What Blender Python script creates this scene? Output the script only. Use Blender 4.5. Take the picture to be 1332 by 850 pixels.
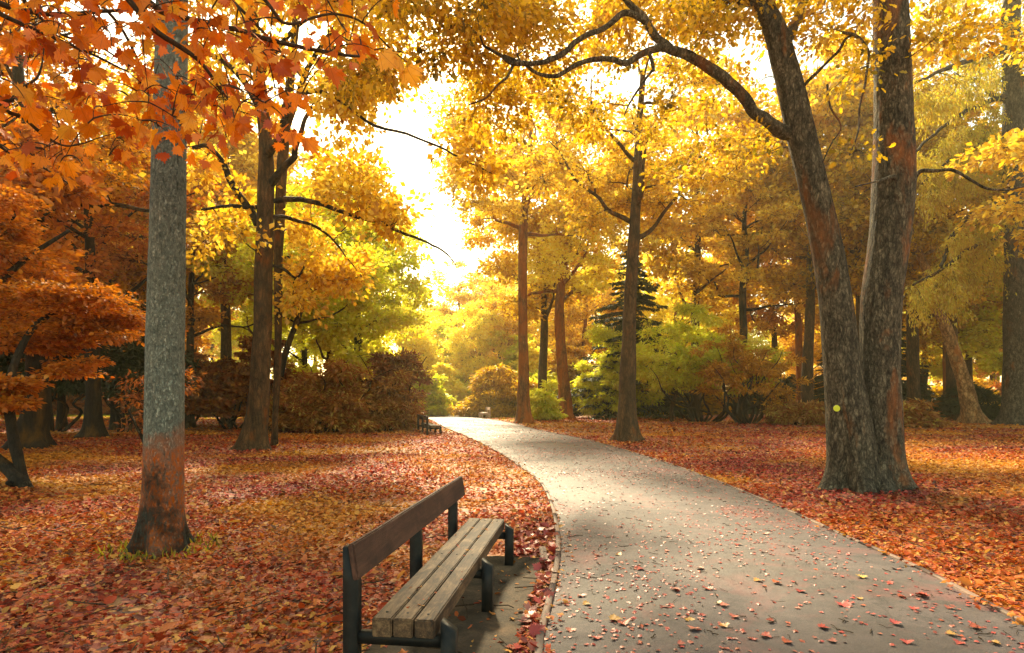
import bpy, math, random
import numpy as np

# ------------------------------------------------------------------ camera, sky, sun, exposure
for o in list(bpy.data.objects): bpy.data.objects.remove(o)
SC = bpy.context.scene
COL = SC.collection
F, CX, HY, EYE = 800.0, 666.0, 516.0, 1.7          # photo: focal length (px of 1332), centre column, horizon row, eye height

cam_d = bpy.data.cameras.new('camera')
cam_d.sensor_width = 36; cam_d.lens = F / 1332 * 36
cam_d.shift_y = (HY - 425) / 1332
cam_d.clip_start = 0.1; cam_d.clip_end = 1500
cam = bpy.data.objects.new('camera', cam_d); COL.objects.link(cam)
cam.location = (0, 0, EYE); cam.rotation_euler = (math.radians(90), 0, 0)
SC.camera = cam

SUN_EL, SUN_AZ = 42.0, -12.0                         # degrees; azimuth measured from +Y towards +X
w = bpy.data.worlds.new('World'); SC.world = w; w.use_nodes = True
nt = w.node_tree; nt.nodes.clear()
sky = nt.nodes.new('ShaderNodeTexSky'); sky.sky_type = 'NISHITA'; sky.sun_disc = False
sky.sun_elevation = math.radians(SUN_EL); sky.sun_rotation = math.radians(SUN_AZ)
sky.air_density = 1.0; sky.dust_density = 1.2; sky.ozone_density = 0.3
tintn = nt.nodes.new('ShaderNodeMix'); tintn.data_type = 'RGBA'; tintn.blend_type = 'MULTIPLY'
tintn.inputs[0].default_value = 1.0; tintn.inputs[7].default_value = (1.0, 0.84, 0.52, 1)
bg = nt.nodes.new('ShaderNodeBackground'); bg.inputs[1].default_value = 0.14
wo = nt.nodes.new('ShaderNodeOutputWorld')
nt.links.new(sky.outputs[0], tintn.inputs[6]); nt.links.new(tintn.outputs[2], bg.inputs[0]); nt.links.new(bg.outputs[0], wo.inputs[0])

sd = bpy.data.lights.new('sun', 'SUN'); sd.energy = 3.4; sd.angle = math.radians(8.0); sd.color = (1.0, 0.85, 0.55)
sun = bpy.data.objects.new('sun', sd); COL.objects.link(sun)
sun.rotation_euler = (math.radians(-(90 - SUN_EL)), 0, math.radians(-SUN_AZ))

SC.view_settings.view_transform = 'Standard'; SC.view_settings.look = 'None'
SC.view_settings.exposure = 2.1; SC.view_settings.gamma = 1.0
SC.render.engine = 'CYCLES'
cy = SC.cycles
cy.max_bounces = 8; cy.diffuse_bounces = 5; cy.glossy_bounces = 2; cy.transmission_bounces = 6; cy.transparent_max_bounces = 4; cy.volume_bounces = 0
cy.use_denoising = True
try: cy.denoiser = 'OPENIMAGEDENOISE'
except Exception: pass
cy.caustics_reflective = False; cy.caustics_refractive = False
cy.sample_clamp_indirect = 6.0

# ------------------------------------------------------------------ helpers
def P(px, py, Y): return np.array([(px - CX) / F * Y, Y, EYE + (HY - py) / F * Y])
def G(px, py):
    Y = EYE * F / (py - HY); return np.array([(px - CX) / F * Y, Y])

def _h(ix, iy, iz, seed):
    n = (ix.astype(np.int64) * 374761393 + iy.astype(np.int64) * 668265263 + iz.astype(np.int64) * 2147483647 // 7 + seed * 974711) & 0xffffffff
    n = ((n ^ (n >> 13)) * 1274126177) & 0xffffffff
    n = ((n ^ (n >> 16)) * 2246822519) & 0xffffffff
    return ((n ^ (n >> 15)) & 0xffffff) / float(0xffffff)
def vnoise(p, seed=0):
    p = np.asarray(p, float); i = np.floor(p).astype(np.int64); f = p - i; f = f * f * (3 - 2 * f)
    r = 0
    for dx in (0, 1):
        for dy in (0, 1):
            for dz in (0, 1):
                wgt = (f[..., 0] if dx else 1 - f[..., 0]) * (f[..., 1] if dy else 1 - f[..., 1]) * (f[..., 2] if dz else 1 - f[..., 2])
                r = r + wgt * _h(i[..., 0] + dx, i[..., 1] + dy, i[..., 2] + dz, seed)
    return r * 2 - 1
def fbm(p, oct=3, seed=0):
    p = np.asarray(p, float); r = 0; a = 1.0; t = 0
    for k in range(oct):
        r = r + a * vnoise(p * (2 ** k), seed + k * 17); t += a; a *= 0.5
    return r / t
def fbm2(x, y, s, seed=0): 
    return fbm(np.stack([np.asarray(x) / s, np.asarray(y) / s, np.zeros_like(np.asarray(x, float)) + 0.37], -1), 3, seed)

def mesh_from(name, V, faces_idx, k, smooth=False, attrs=None):
    """V (n,3); faces_idx (m,k) equal-sized polygons, or a list of such arrays with k a list"""
    me = bpy.data.meshes.new(name)
    if not isinstance(faces_idx, list): faces_idx = [faces_idx]
    faces_idx = [np.asarray(f, np.int32) for f in faces_idx if len(f)]
    V = np.asarray(V, np.float32)
    me.vertices.add(len(V)); me.vertices.foreach_set('co', V.ravel())
    loops = np.concatenate([f.ravel() for f in faces_idx]).astype(np.int32)
    sizes = np.concatenate([np.full(len(f), f.shape[1], np.int32) for f in faces_idx])
    starts = np.concatenate([[0], np.cumsum(sizes)[:-1]]).astype(np.int32)
    me.loops.add(len(loops)); me.loops.foreach_set('vertex_index', loops)
    me.polygons.add(len(sizes)); me.polygons.foreach_set('loop_start', starts)
    if attrs:
        for an, av in attrs.items():
            at = me.attributes.new(an, 'FLOAT', 'POINT'); at.data.foreach_set('value', np.asarray(av, np.float32))
    me.update(calc_edges=True)
    if smooth: me.shade_smooth()
    return me

class Geo:
    def __init__(s): s.V = []; s.Q = []; s.T = []; s.n = 0
    def add(s, V, Q=None, T=None):
        V = np.asarray(V, float).reshape(-1, 3)
        if Q is not None and len(Q): s.Q.append(np.asarray(Q) + s.n)
        if T is not None and len(T): s.T.append(np.asarray(T) + s.n)
        s.V.append(V); s.n += len(V)
    def mesh(s, name, smooth=True, off=(0, 0, 0)):
        fl = []
        if s.Q: fl.append(np.concatenate(s.Q))
        if s.T: fl.append(np.concatenate(s.T))
        return mesh_from(name, np.concatenate(s.V) - np.asarray(off, float), fl, None, smooth)
    def obj(s, name, mat, parent=None, off=(0, 0, 0), smooth=True):
        return link(name, s.mesh(name, smooth, off), mat, parent)

def link(name, me, mat, parent=None):
    o = bpy.data.objects.new(name, me); COL.objects.link(o)
    if mat is not None and len(me.materials) == 0: me.materials.append(mat)
    if parent is not None: o.parent = parent
    return o
def tag(o, label=None, cat=None, group=None, kind=None):
    if label: o['label'] = label
    if cat: o['category'] = cat
    if group: o['group'] = group
    if kind: o['kind'] = kind
    return o
def thing(name, loc, label, cat, group=None, rz=0):
    o = bpy.data.objects.new(name, None); COL.objects.link(o); o.location = loc; o.rotation_euler = (0, 0, rz)
    o.empty_display_size = 0.2
    return tag(o, label, cat, group)

def catmull(pts, n):
    pts = np.asarray(pts, float)
    p = np.vstack([2 * pts[0] - pts[1], pts, 2 * pts[-1] - pts[-2]])
    m = len(pts) - 1; t = np.linspace(0, m - 1e-6, n); i = t.astype(int); f = (t - i)[:, None]
    a, b, c, d = p[i], p[i + 1], p[i + 2], p[i + 3]
    return 0.5 * ((2 * b) + (c - a) * f + (2 * a - 5 * b + 4 * c - d) * f ** 2 + (3 * b - a - 3 * c + d) * f ** 3)

def ringgrid(n, seg):
    i = np.arange(n - 1)[:, None] * seg; j = np.arange(seg)[None]; j2 = (j + 1) % seg
    return np.stack([i + j, i + j2, i + seg + j2, i + seg + j], -1).reshape(-1, 4)

def tube(geo, pts, rad, seg=8, disp=None, closed_end=True):
    """pts (n,3), rad (n,). disp(points, theta, s) gives a radius multiplier"""
    pts = np.asarray(pts, float); rad = np.asarray(rad, float); n = len(pts)
    tan = np.gradient(pts, axis=0); tan /= np.linalg.norm(tan, axis=1)[:, None] + 1e-9
    u = np.zeros_like(pts); ref = np.array([1.0, 0, 0]) if abs(tan[0][0]) < 0.9 else np.array([0, 0, 1.0])
    for k in range(n):
        ref = ref - tan[k] * ref.dot(tan[k]); ref /= np.linalg.norm(ref) + 1e-9; u[k] = ref
    v = np.cross(tan, u)
    th = np.linspace(0, 2 * math.pi, seg, endpoint=False)
    d = np.cos(th)[None, :, None] * u[:, None] + np.sin(th)[None, :, None] * v[:, None]
    R = rad[:, None] * np.ones((1, seg))
    if disp is not None:
        base = pts[:, None] + d * R[..., None]
        R = R * disp(base, th[None, :] + np.zeros((n, 1)), np.linspace(0, 1, n)[:, None] + np.zeros((1, seg)))
    V = pts[:, None] + d * R[..., None]
    V = V.reshape(-1, 3); Q = ringgrid(n, seg); T = None
    if closed_end:
        V = np.vstack([V, pts[-1] + tan[-1] * rad[-1] * .5]); e = (n - 1) * seg; j = np.arange(seg)
        T = np.stack([e + j, e + (j + 1) % seg, np.full(seg, n * seg)], -1)
    geo.add(V, Q, T)

def twigtubes(geo, Pm, Rm, seg=3):
    """Pm (M,K,3), Rm (M,K)"""
    M, K, _ = Pm.shape
    if M == 0: return
    t = Pm[:, -1] - Pm[:, 0]; t /= np.linalg.norm(t, axis=1)[:, None] + 1e-9
    ref = np.where(np.abs(t[:, 2:3]) < .8, np.array([[0, 0, 1.0]]), np.array([[1.0, 0, 0]]))
    u = np.cross(t, ref); u /= np.linalg.norm(u, axis=1)[:, None]; v = np.cross(t, u)
    th = np.linspace(0, 2 * math.pi, seg, endpoint=False)
    d = np.cos(th)[None, :, None] * u[:, None] + np.sin(th)[None, :, None] * v[:, None]   # M,seg,3
    V = Pm[:, :, None] + d[:, None] * Rm[:, :, None, None]
    q = ringgrid(K, seg)[None] + (np.arange(M) * K * seg)[:, None, None]
    geo.add(V.reshape(-1, 3), q.reshape(-1, 4))

# leaf templates: x across, y along the leaf, z off the blade; unit length
def T_diamond(): return np.array([[0, 0, 0], [.36, .5, .1], [0, 1, -.05], [-.36, .5, .1]], float), np.array([[0, 1, 2], [0, 2, 3]])
def T_lance(): return np.array([[0, 0, 0], [.17, .45, .05], [0, 1, -.12], [-.17, .45, .05]], float), np.array([[0, 1, 2], [0, 2, 3]])
def T_needle(): return np.array([[0, 0, 0], [.1, .4, .02], [0, 1, -.1], [-.1, .4, .02]], float), np.array([[0, 1, 2], [0, 2, 3]])
def T_kite(): return np.array([[0, 0, 0], [.3, .3, .08], [.24, .75, .03], [0, 1, -.08], [-.24, .7, .05], [-.32, .32, .06]], float), np.array([[0, 1, 2], [0, 2, 3], [0, 3, 4], [0, 4, 5]])
def T_lobed():
    o = [(0, 0), (.3, .38), (.17, .5), (.3, .75), (0, 1), (-.3, .72), (-.17, .52), (-.3, .36)]
    V = [(x, y, .2 * abs(x) - .1 * y * y) for x, y in o]
    return np.array(V, float), np.array([[0, 1, 2], [0, 2, 6], [0, 6, 7], [2, 3, 4], [2, 4, 6], [4, 5, 6]])
def T_oak():
    o = [(0, 0), (.16, .2), (.3, .42), (.2, .5), (.34, .72), (.12, .98), (-.12, 1), (-.33, .74), (-.2, .52), (-.3, .4), (-.15, .2)]
    V = [(0, .5, -.04)] + [(x, y, .12 * abs(x) * 2 - .1 * y * y) for x, y in o]
    return np.array(V, float), np.array([[0, i, i % len(o) + 1] for i in range(1, len(o) + 1)])
def T_maple():
    half = [(0, 0), (.05, .1), (.3, .04), (.24, .16), (.52, .22), (.40, .32), (.58, .52), (.36, .52), (.40, .68), (.2, .58), (.22, .78), (.1, .76), (0, 1.02)]
    o = half + [(-x, y) for x, y in half[-2:0:-1]]
    V = [(0, .36, -.03)] + [(x, y, .16 * abs(x) - .22 * (x * x) - .14 * (y - .3) ** 2 * (1 if y > .3 else .3)) for x, y in o]
    return np.array(V, float), np.array([[0, i, i % len(o) + 1] for i in range(1, len(o) + 1)])
def T_star():
    o = [(0, 0), (.34, .05), (.24, .3), (.52, .5), (.22, .56), (0, 1), (-.22, .56), (-.52, .5), (-.24, .3), (-.34, .05)]
    V = [(0, .4, .06)] + [(x, y, .1 * math.sin(7 * x + 5 * y)) for x, y in o]
    return np.array(V, float), np.array([[0, i, i % len(o) + 1] for i in range(1, len(o) + 1)])

def unit(a): return a / (np.linalg.norm(a, axis=-1, keepdims=True) + 1e-9)
def leaves_mesh(name, pos, along, nrm, size, tint, tmpl, off=(0, 0, 0)):
    TV, TF = tmpl; n = len(pos)
    a = unit(along); b = unit(np.cross(a, nrm)); c = np.cross(b, a)
    V = pos[:, None] + size[:, None, None] * (TV[None, :, 0:1] * b[:, None] + TV[None, :, 1:2] * a[:, None] + TV[None, :, 2:3] * c[:, None])
    Fi = TF[None] + (np.arange(n) * len(TV))[:, None, None]
    return mesh_from(name, V.reshape(-1, 3) - np.asarray(off, float), Fi.reshape(-1, 3), 3, False, {'tint': np.repeat(tint, len(TV))})

# ------------------------------------------------------------------ materials
def lin(h):
    h = h.lstrip('#'); c = [int(h[i:i + 2], 16) / 255 for i in (0, 2, 4)]
    return tuple((x / 12.92 if x <= .04045 else ((x + .055) / 1.055) ** 2.4) for x in c) + (1,)
def newmat(name):
    m = bpy.data.materials.new(name); m.use_nodes = True; m.node_tree.nodes.clear()
    return m, m.node_tree
def N(nt, t, **kw):
    n = nt.nodes.new(t)
    for k, v in kw.items(): setattr(n, k, v)
    return n
def ramp(nt, cols, pos=None, interp='LINEAR'):
    r = N(nt, 'ShaderNodeValToRGB'); cr = r.color_ramp; cr.interpolation = interp
    pos = pos or [i / (len(cols) - 1) for i in range(len(cols))]
    while len(cr.elements) < len(cols): cr.elements.new(0.5)
    for e, c, p in zip(cr.elements, cols, pos): e.position = p
    for i, (c, p) in enumerate(zip(cols, pos)): cr.elements[i].color = lin(c) if isinstance(c, str) else c
    return r
def mathn(nt, op, a, b=None, clamp=False):
    n = N(nt, 'ShaderNodeMath', operation=op, use_clamp=clamp)
    for i, x in enumerate((a, b)):
        if x is None: continue
        if isinstance(x, (int, float)): n.inputs[i].default_value = x
        else: nt.links.new(x, n.inputs[i])
    return n.outputs[0]
def mixc(nt, f, a, b, mode='MIX'):
    n = N(nt, 'ShaderNodeMix', data_type='RGBA', blend_type=mode)
    for i, x in ((0, f), (6, a), (7, b)):
        if isinstance(x, (int, float)): n.inputs[i].default_value = x
        elif isinstance(x, tuple): n.inputs[i].default_value = x
        elif isinstance(x, str): n.inputs[i].default_value = lin(x)
        else: nt.links.new(x, n.inputs[i])
    return n.outputs[2]
def noise(nt, vec, scale, detail=4, rough=.55, dist=0):
    n = N(nt, 'ShaderNodeTexNoise'); n.inputs['Scale'].default_value = scale; n.inputs['Detail'].default_value = detail
    n.inputs['Roughness'].default_value = rough; n.inputs['Distortion'].default_value = dist
    if vec is not None: nt.links.new(vec, n.inputs['Vector'])
    return n
def mapping(nt, vec, scale=(1, 1, 1), rot=(0, 0, 0)):
    n = N(nt, 'ShaderNodeMapping'); n.inputs['Scale'].default_value = scale; n.inputs['Rotation'].default_value = rot
    nt.links.new(vec, n.inputs[0]); return n.outputs[0]
def objcoord(nt): return N(nt, 'ShaderNodeTexCoord').outputs['Object']
def worldpos(nt): return N(nt, 'ShaderNodeNewGeometry').outputs['Position']

def leafmat(name, cols, transl=.5, gain=1.35, gloss=.04, objvar=.18, veins=False):
    m, nt = newmat(name)
    at = N(nt, 'ShaderNodeAttribute', attribute_name='tint'); oi = N(nt, 'ShaderNodeObjectInfo')
    v = mathn(nt, 'ADD', at.outputs['Fac'], mathn(nt, 'MULTIPLY', mathn(nt, 'SUBTRACT', oi.outputs['Random'], .5), objvar), True)
    r = ramp(nt, cols); nt.links.new(v, r.inputs[0])
    lc = r.outputs[0]
    if veins:   # five veins fanning out of the stalk, side veins, brown spots
        oc = objcoord(nt); sx = N(nt, 'ShaderNodeSeparateXYZ'); nt.links.new(oc, sx.inputs[0])
        an = mathn(nt, 'ARCTAN2', sx.outputs[0], mathn(nt, 'ADD', sx.outputs[1], .03))
        fr = mathn(nt, 'ABSOLUTE', mathn(nt, 'SUBTRACT', mathn(nt, 'FRACT', mathn(nt, 'ADD', mathn(nt, 'MULTIPLY', an, 1.55), .5)), .5))
        ln = N(nt, 'ShaderNodeVectorMath', operation='LENGTH'); nt.links.new(oc, ln.inputs[0])
        vd = mathn(nt, 'MULTIPLY', fr, ln.outputs['Value'])
        vm = mathn(nt, 'SUBTRACT', 1.0, mathn(nt, 'MULTIPLY', vd, 60.0, True), True)
        sp = noise(nt, oc, 5.0, 4, .7); spr = ramp(nt, [(0, 0, 0, 1), (1, 1, 1, 1)], [.55, .75]); nt.links.new(sp.outputs[0], spr.inputs[0])
        lc = mixc(nt, mathn(nt, 'MULTIPLY', spr.outputs[0], .55), lc, '#8c4a1c')
        lc = mixc(nt, mathn(nt, 'MULTIPLY', vm, .6), lc, '#7a2c10')
    d = N(nt, 'ShaderNodeBsdfDiffuse'); nt.links.new(lc, d.inputs[0])
    t = N(nt, 'ShaderNodeBsdfTranslucent')
    g = N(nt, 'ShaderNodeGamma'); g.inputs[1].default_value = 1.15; nt.links.new(lc, g.inputs[0])
    tc = mixc(nt, 1.0, g.outputs[0], (gain, gain, gain, 1), 'MULTIPLY'); nt.links.new(tc, t.inputs[0])
    mx = N(nt, 'ShaderNodeMixShader'); mx.inputs[0].default_value = transl
    nt.links.new(d.outputs[0], mx.inputs[1]); nt.links.new(t.outputs[0], mx.inputs[2])
    gl = N(nt, 'ShaderNodeBsdfGlossy'); gl.inputs['Roughness'].default_value = .45
    mg = N(nt, 'ShaderNodeMixShader'); mg.inputs[0].default_value = gloss
    nt.links.new(mx.outputs[0], mg.inputs[1]); nt.links.new(gl.outputs[0], mg.inputs[2])
    o = N(nt, 'ShaderNodeOutputMaterial'); nt.links.new(mg.outputs[0], o.inputs[0])
    return m

M = {}
M['gold'] = leafmat('gold leaves', ['#745e0e', '#c09a1a', '#ecca32', '#b48414', '#f4e05c', '#d8b426', '#90881c'], transl=.55)
M['amber'] = leafmat('amber leaves', ['#68480c', '#b07c14', '#d8a422', '#a46810', '#e0b434', '#c08c18', '#806414'], transl=.55)
M['lime'] = leafmat('yellow green leaves', ['#74800e', '#b4bc22', '#dce038', '#ccbc2c', '#eef068', '#a4ac1e'], transl=.5)
M['lemon'] = leafmat('bright yellow leaves', ['#a89e1a', '#e8dc3c', '#f6ee60', '#e4cc30', '#faf488', '#c4c83c'], transl=.55)
M['oak'] = leafmat('olive gold oak leaves', ['#544a0e', '#8c7c16', '#c8a41e', '#dcb828', '#a07014', '#ccb434', '#6c6c1a'], transl=.55)
M['orange'] = leafmat('orange brown leaves', ['#643a0c', '#a86c18', '#d48c20', '#ac5c14', '#e0a834', '#8c6414'], transl=.5)
M['rust'] = leafmat('rust leaves', ['#4c280c', '#8c4c14', '#b4681e', '#7c4012', '#c0842c', '#94521c'])
M['rhodo'] = leafmat('brown and olive rhododendron leaves', ['#40280c', '#8c5c1e', '#b48430', '#a0541c', '#d0b850', '#786c1c'], transl=.35, gloss=.05)
M['rhodored'] = leafmat('red brown rhododendron leaves', ['#42200c', '#84441a', '#ac6424', '#743c18', '#b8903c', '#5c4416'], transl=.25, gloss=.06)
M['dark'] = leafmat('dark evergreen leaves', ['#14200c', '#26361a', '#36441c', '#363c18', '#4c5628', '#20301a'], transl=.2, gloss=.05)
M['larch'] = leafmat('olive larch needles', ['#6c6616', '#a49c22', '#ccbc30', '#b89424', '#d4cc4c', '#888420'])
MC = ['#b4500a', '#dc7408', '#ec8c0c', '#d06a08', '#f0a020', '#e08a0c', '#a84a08', '#e8a838']
M['maple'] = leafmat('orange maple leaves', MC, transl=.5, gain=1.15, gloss=.05, objvar=.5)
M['mapleleaf'] = leafmat('veined orange maple leaf', MC, transl=.5, gain=1.15, gloss=.02, objvar=.9, veins=True)
M['grassblade'] = leafmat('grass blades', ['#5a5a18', '#8a8420', '#a89a28', '#c0a830'])

def barkmat(name, cols, algae=None, amount=.4, low=None, vscale=1.0, bump=.03, strength=.8, crack=9.0):
    m, nt = newmat(name); oc = objcoord(nt)
    wp = mapping(nt, oc, (1, 1, .22 * vscale))
    n1 = noise(nt, wp, crack, 6, .65, .6); n2 = noise(nt, oc, 1.7, 4, .6); n3 = noise(nt, mapping(nt, oc, (1, 1, .5)), 45, 3, .6)
    vo = N(nt, 'ShaderNodeTexVoronoi', feature='DISTANCE_TO_EDGE'); vo.inputs['Scale'].default_value = crack * 1.6
    wob = N(nt, 'ShaderNodeVectorMath', operation='ADD'); nt.links.new(wp, wob.inputs[0])
    sc = N(nt, 'ShaderNodeVectorMath', operation='SCALE'); sc.inputs['Scale'].default_value = .12
    nt.links.new(n1.outputs['Color'], sc.inputs[0]); nt.links.new(sc.outputs[0], wob.inputs[1]); nt.links.new(wob.outputs[0], vo.inputs['Vector'])
    cr = mathn(nt, 'MULTIPLY', vo.outputs[0], 5.0, True)
    hgt = mathn(nt, 'ADD', mathn(nt, 'MULTIPLY', cr, .5), mathn(nt, 'ADD', mathn(nt, 'MULTIPLY', n1.outputs[0], .8), mathn(nt, 'MULTIPLY', n3.outputs[0], .25)))
    r = ramp(nt, cols, [.38, .48, .57, .68][:len(cols)]); nt.links.new(mathn(nt, 'ADD', mathn(nt, 'MULTIPLY', n1.outputs[0], .55), mathn(nt, 'ADD', mathn(nt, 'MULTIPLY', n2.outputs[0], .2), mathn(nt, 'MULTIPLY', n3.outputs[0], .3))), r.inputs[0])
    c = r.outputs[0]
    c = mixc(nt, mathn(nt, 'MULTIPLY', mathn(nt, 'SUBTRACT', 1.0, cr), .55), c, cols[0])
    if algae:
        f = ramp(nt, [(0, 0, 0, 1), (1, 1, 1, 1)], [.62 - amount * .35, .72 - amount * .3])
        n4 = noise(nt, mapping(nt, oc, (1, 1, .35)), 1.6, 5, .65, .3); nt.links.new(n4.outputs[0], f.inputs[0])
        fac = mathn(nt, 'MULTIPLY', f.outputs[0], mathn(nt, 'ADD', .35, mathn(nt, 'MULTIPLY', n1.outputs[0], .9)), True)
        if low:   # growth that keeps to a height band above the roots
            sx = N(nt, 'ShaderNodeSeparateXYZ'); nt.links.new(oc, sx.inputs[0])
            zz = mathn(nt, 'ADD', sx.outputs[2], mathn(nt, 'ADD', mathn(nt, 'MULTIPLY', mathn(nt, 'SUBTRACT', n2.outputs[0], .5), 2.6), mathn(nt, 'MULTIPLY', mathn(nt, 'SUBTRACT', n1.outputs[0], .5), .9)))
            band = ramp(nt, [(0.05, 0.05, 0.05, 1), (1, 1, 1, 1), (1, 1, 1, 1), (0, 0, 0, 1)], [low[0] / 4, low[1] / 4, low[2] / 4, low[3] / 4])
            nt.links.new(mathn(nt, 'DIVIDE', zz, 4.0, True), band.inputs[0])
            fac = mathn(nt, 'MULTIPLY', mathn(nt, 'MULTIPLY', mathn(nt, 'SUBTRACT', n1.outputs[0], .3), 3.2, True), band.outputs[0])
        c = mixc(nt, fac, c, algae)
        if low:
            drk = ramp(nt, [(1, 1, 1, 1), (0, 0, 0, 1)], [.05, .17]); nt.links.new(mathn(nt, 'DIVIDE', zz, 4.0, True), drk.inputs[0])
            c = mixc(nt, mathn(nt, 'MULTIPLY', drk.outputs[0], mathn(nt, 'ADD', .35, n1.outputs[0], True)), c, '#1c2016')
    b = N(nt, 'ShaderNodeBump'); b.inputs['Strength'].default_value = strength; b.inputs['Distance'].default_value = bump
    nt.links.new(hgt, b.inputs['Height'])
    p = N(nt, 'ShaderNodeBsdfPrincipled'); p.inputs['Roughness'].default_value = .85; p.inputs['Specular IOR Level'].default_value = .25
    nt.links.new(c, p.inputs['Base Color']); nt.links.new(b.outputs[0], p.inputs['Normal'])
    o = N(nt, 'ShaderNodeOutputMaterial'); nt.links.new(p.outputs[0], o.inputs[0])
    return m
M['bark_grey'] = barkmat('grey scaly bark', ['#444c44', '#7c847a', '#969d90', '#b6baaa'], '#cc620c', .5, (.02, .2, 1.05, 1.4), 2.2, .02, 1.0, 26)
M['bark_oak'] = barkmat('ridged brown bark', ['#16130e', '#443e32', '#69604e', '#968a70'], '#7c4c24', .14, None, 1.7, .04, 1.0, 11)
M['bark_oak_stained'] = barkmat('ridged brown bark with orange stains', ['#16130e', '#443e32', '#69604e', '#968a70'], '#8a5228', .27, None, 1.7, .04, 1.0, 11)
M['bark_brown'] = barkmat('warm brown bark', ['#16120c', '#44351f', '#5c442a', '#7c5c36'], '#744010', .15, None, 1.2, .04, .9, 6)
M['bark_pale'] = barkmat('pale patchy bark', ['#22180f', '#84603a', '#b08a58', '#ccac78'], '#a05c20', .2, None, 2.5, .04, .9, 4)
M['bark_dark'] = barkmat('dark bark', ['#100e0a', '#201b13', '#30281b', '#3c3122'], '#5c4018', .3, None, 1.2, .04, .8, 6)
M['bark_red'] = barkmat('orange brown bark', ['#28190e', '#6a4424', '#8c5e34', '#a4743e'], '#985218', .5, None, 1.2, .04, .8, 5)
M['twig'] = barkmat('twig bark', ['#201812', '#3a2c1c', '#4a3824', '#58442c'], None, 0, None, 1, .005, .4, 20)

# ------------------------------------------------------------------ ground layout
Lp = [(-.6, -6), (-.2, -3), (0.0, 0), (.1, 2.2), (.198, 4.07), (.293, 4.79), (.463, 6.07), (.573, 7.39), (.637, 9.44), (.58, 11.93), (.25, 14.5), (-.37, 18.4), (-1.76, 25.2), (-3.97, 34.9), (-6.4, 46.0), (-11.5, 58), (-20, 68), (-34, 76)]
Rp = [(3.2, -6), (3.35, -3), (3.5, 0), (3.65, 2.2), (3.79, 4.55), (3.96, 5.94), (4.0, 7.39), (4.08, 9.78), (4.02, 13.7), (3.81, 16.6), (3.4, 20.3), (2.85, 24.3), (1.31, 30.9), (-.05, 39.0), (-2.6, 48.5), (-8, 62), (-18, 73), (-33, 81)]
LP = catmull([(x, y, 0) for x, y in Lp], 240)[:, :2]; RP = catmull([(x, y, 0) for x, y in Rp], 240)[:, :2]
LD = catmull([(x, y, 0) for x, y in Lp], 700)[:, :2]; RD = catmull([(x, y, 0) for x, y in Rp], 700)[:, :2]; ED = np.vstack([LD, RD])
def pathdist(x, y):
    """distance to the path's edge, negative inside"""
    x = np.asarray(x, float); y = np.asarray(y, float); sh = x.shape; x = x.ravel(); y = y.ravel(); out = np.empty(len(x))
    for s in range(0, len(x), 8000):
        out[s:s + 8000] = np.sqrt(((x[s:s + 8000, None] - ED[None, :, 0]) ** 2 + (y[s:s + 8000, None] - ED[None, :, 1]) ** 2).min(1))
    ins = (x > np.interp(y, LD[:, 1], LD[:, 0])) & (x < np.interp(y, RD[:, 1], RD[:, 0]))
    return np.where(ins, -out, out).reshape(sh)
BA = np.array([-.60, 3.2]); BDIR = np.array([.124, .992])
def hgt(x, y):
    x = np.asarray(x, float); y = np.asarray(y, float)
    d = np.clip((pathdist(x, y) - .5) / 2.5, 0, 1)
    bd = np.clip((np.hypot(x + .35, (y - 4.8) * .5) - 1.2) / 1.5, 0, 1)
    far = np.clip((y - 25) / 40, 0, 1)
    return (.10 + .10 * far) * (fbm2(x, y, 4.0, 5) * .7 + .35) * d * bd

def axis(vals):
    a = []
    for v0, v1, st in vals: a += list(np.arange(v0, v1, st))
    return np.array(a + [vals[-1][1]])
gx = axis([(-170, -40, 10), (-40, -14, 1.0), (-14, 14, .28), (14, 40, 1.0), (40, 170, 10)])
gy = axis([(-60, -4, 4), (-4, 24, .28), (24, 60, .8), (60, 200, 7)])
X, Yg = np.meshgrid(gx, gy); Z = hgt(X, Yg)
ny, nx = X.shape; idx = np.arange(ny * nx).reshape(ny, nx)
gq = np.stack([idx[:-1, :-1], idx[:-1, 1:], idx[1:, 1:], idx[1:, :-1]], -1).reshape(-1, 4)

RA = ['#3a160a', '#a03e12', '#cc5c1c', '#7a2a10', '#d8842a', '#b04418', '#dca444', '#541c0e']
RB = ['#280c12', '#882822', '#bc4036', '#4c161c', '#d06c5c', '#982a28', '#d49c60', '#3a1018']
def litter_colour(nt, fac, pos):
    """two palettes of fallen leaves, drifted in patches over the ground"""
    a = ramp(nt, RA, None, 'CONSTANT' if False else 'LINEAR'); b = ramp(nt, RB); nt.links.new(fac, a.inputs[0]); nt.links.new(fac, b.inputs[0])
    n = noise(nt, mapping(nt, pos, (1, 1, 0)), .22, 3, .6, .4)
    r = ramp(nt, [(0, 0, 0, 1), (1, 1, 1, 1)], [.41, .6]); nt.links.new(n.outputs[0], r.inputs[0])
    g3 = ramp(nt, ['#7c4a12', '#cc8420', '#e8ac34', '#b86c18', '#f0c454', '#d89428', '#8c5414']); nt.links.new(fac, g3.inputs[0])
    n2 = noise(nt, mapping(nt, pos, (.8, 1.3, 0)), .17, 3, .65, .5); r2 = ramp(nt, [(0, 0, 0, 1), (1, 1, 1, 1)], [.5, .62]); nt.links.new(n2.outputs[0], r2.inputs[0])
    base = mixc(nt, r.outputs[0], a.outputs[0], b.outputs[0])
    return mixc(nt, mathn(nt, 'MULTIPLY', r2.outputs[0], .8), base, g3.outputs[0])
m, nt = newmat('leaf covered ground'); wp = worldpos(nt)
vo = N(nt, 'ShaderNodeTexVoronoi'); vo.inputs['Scale'].default_value = 13; nt.links.new(mapping(nt, wp, (1, 1, .3)), vo.inputs['Vector'])
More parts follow.
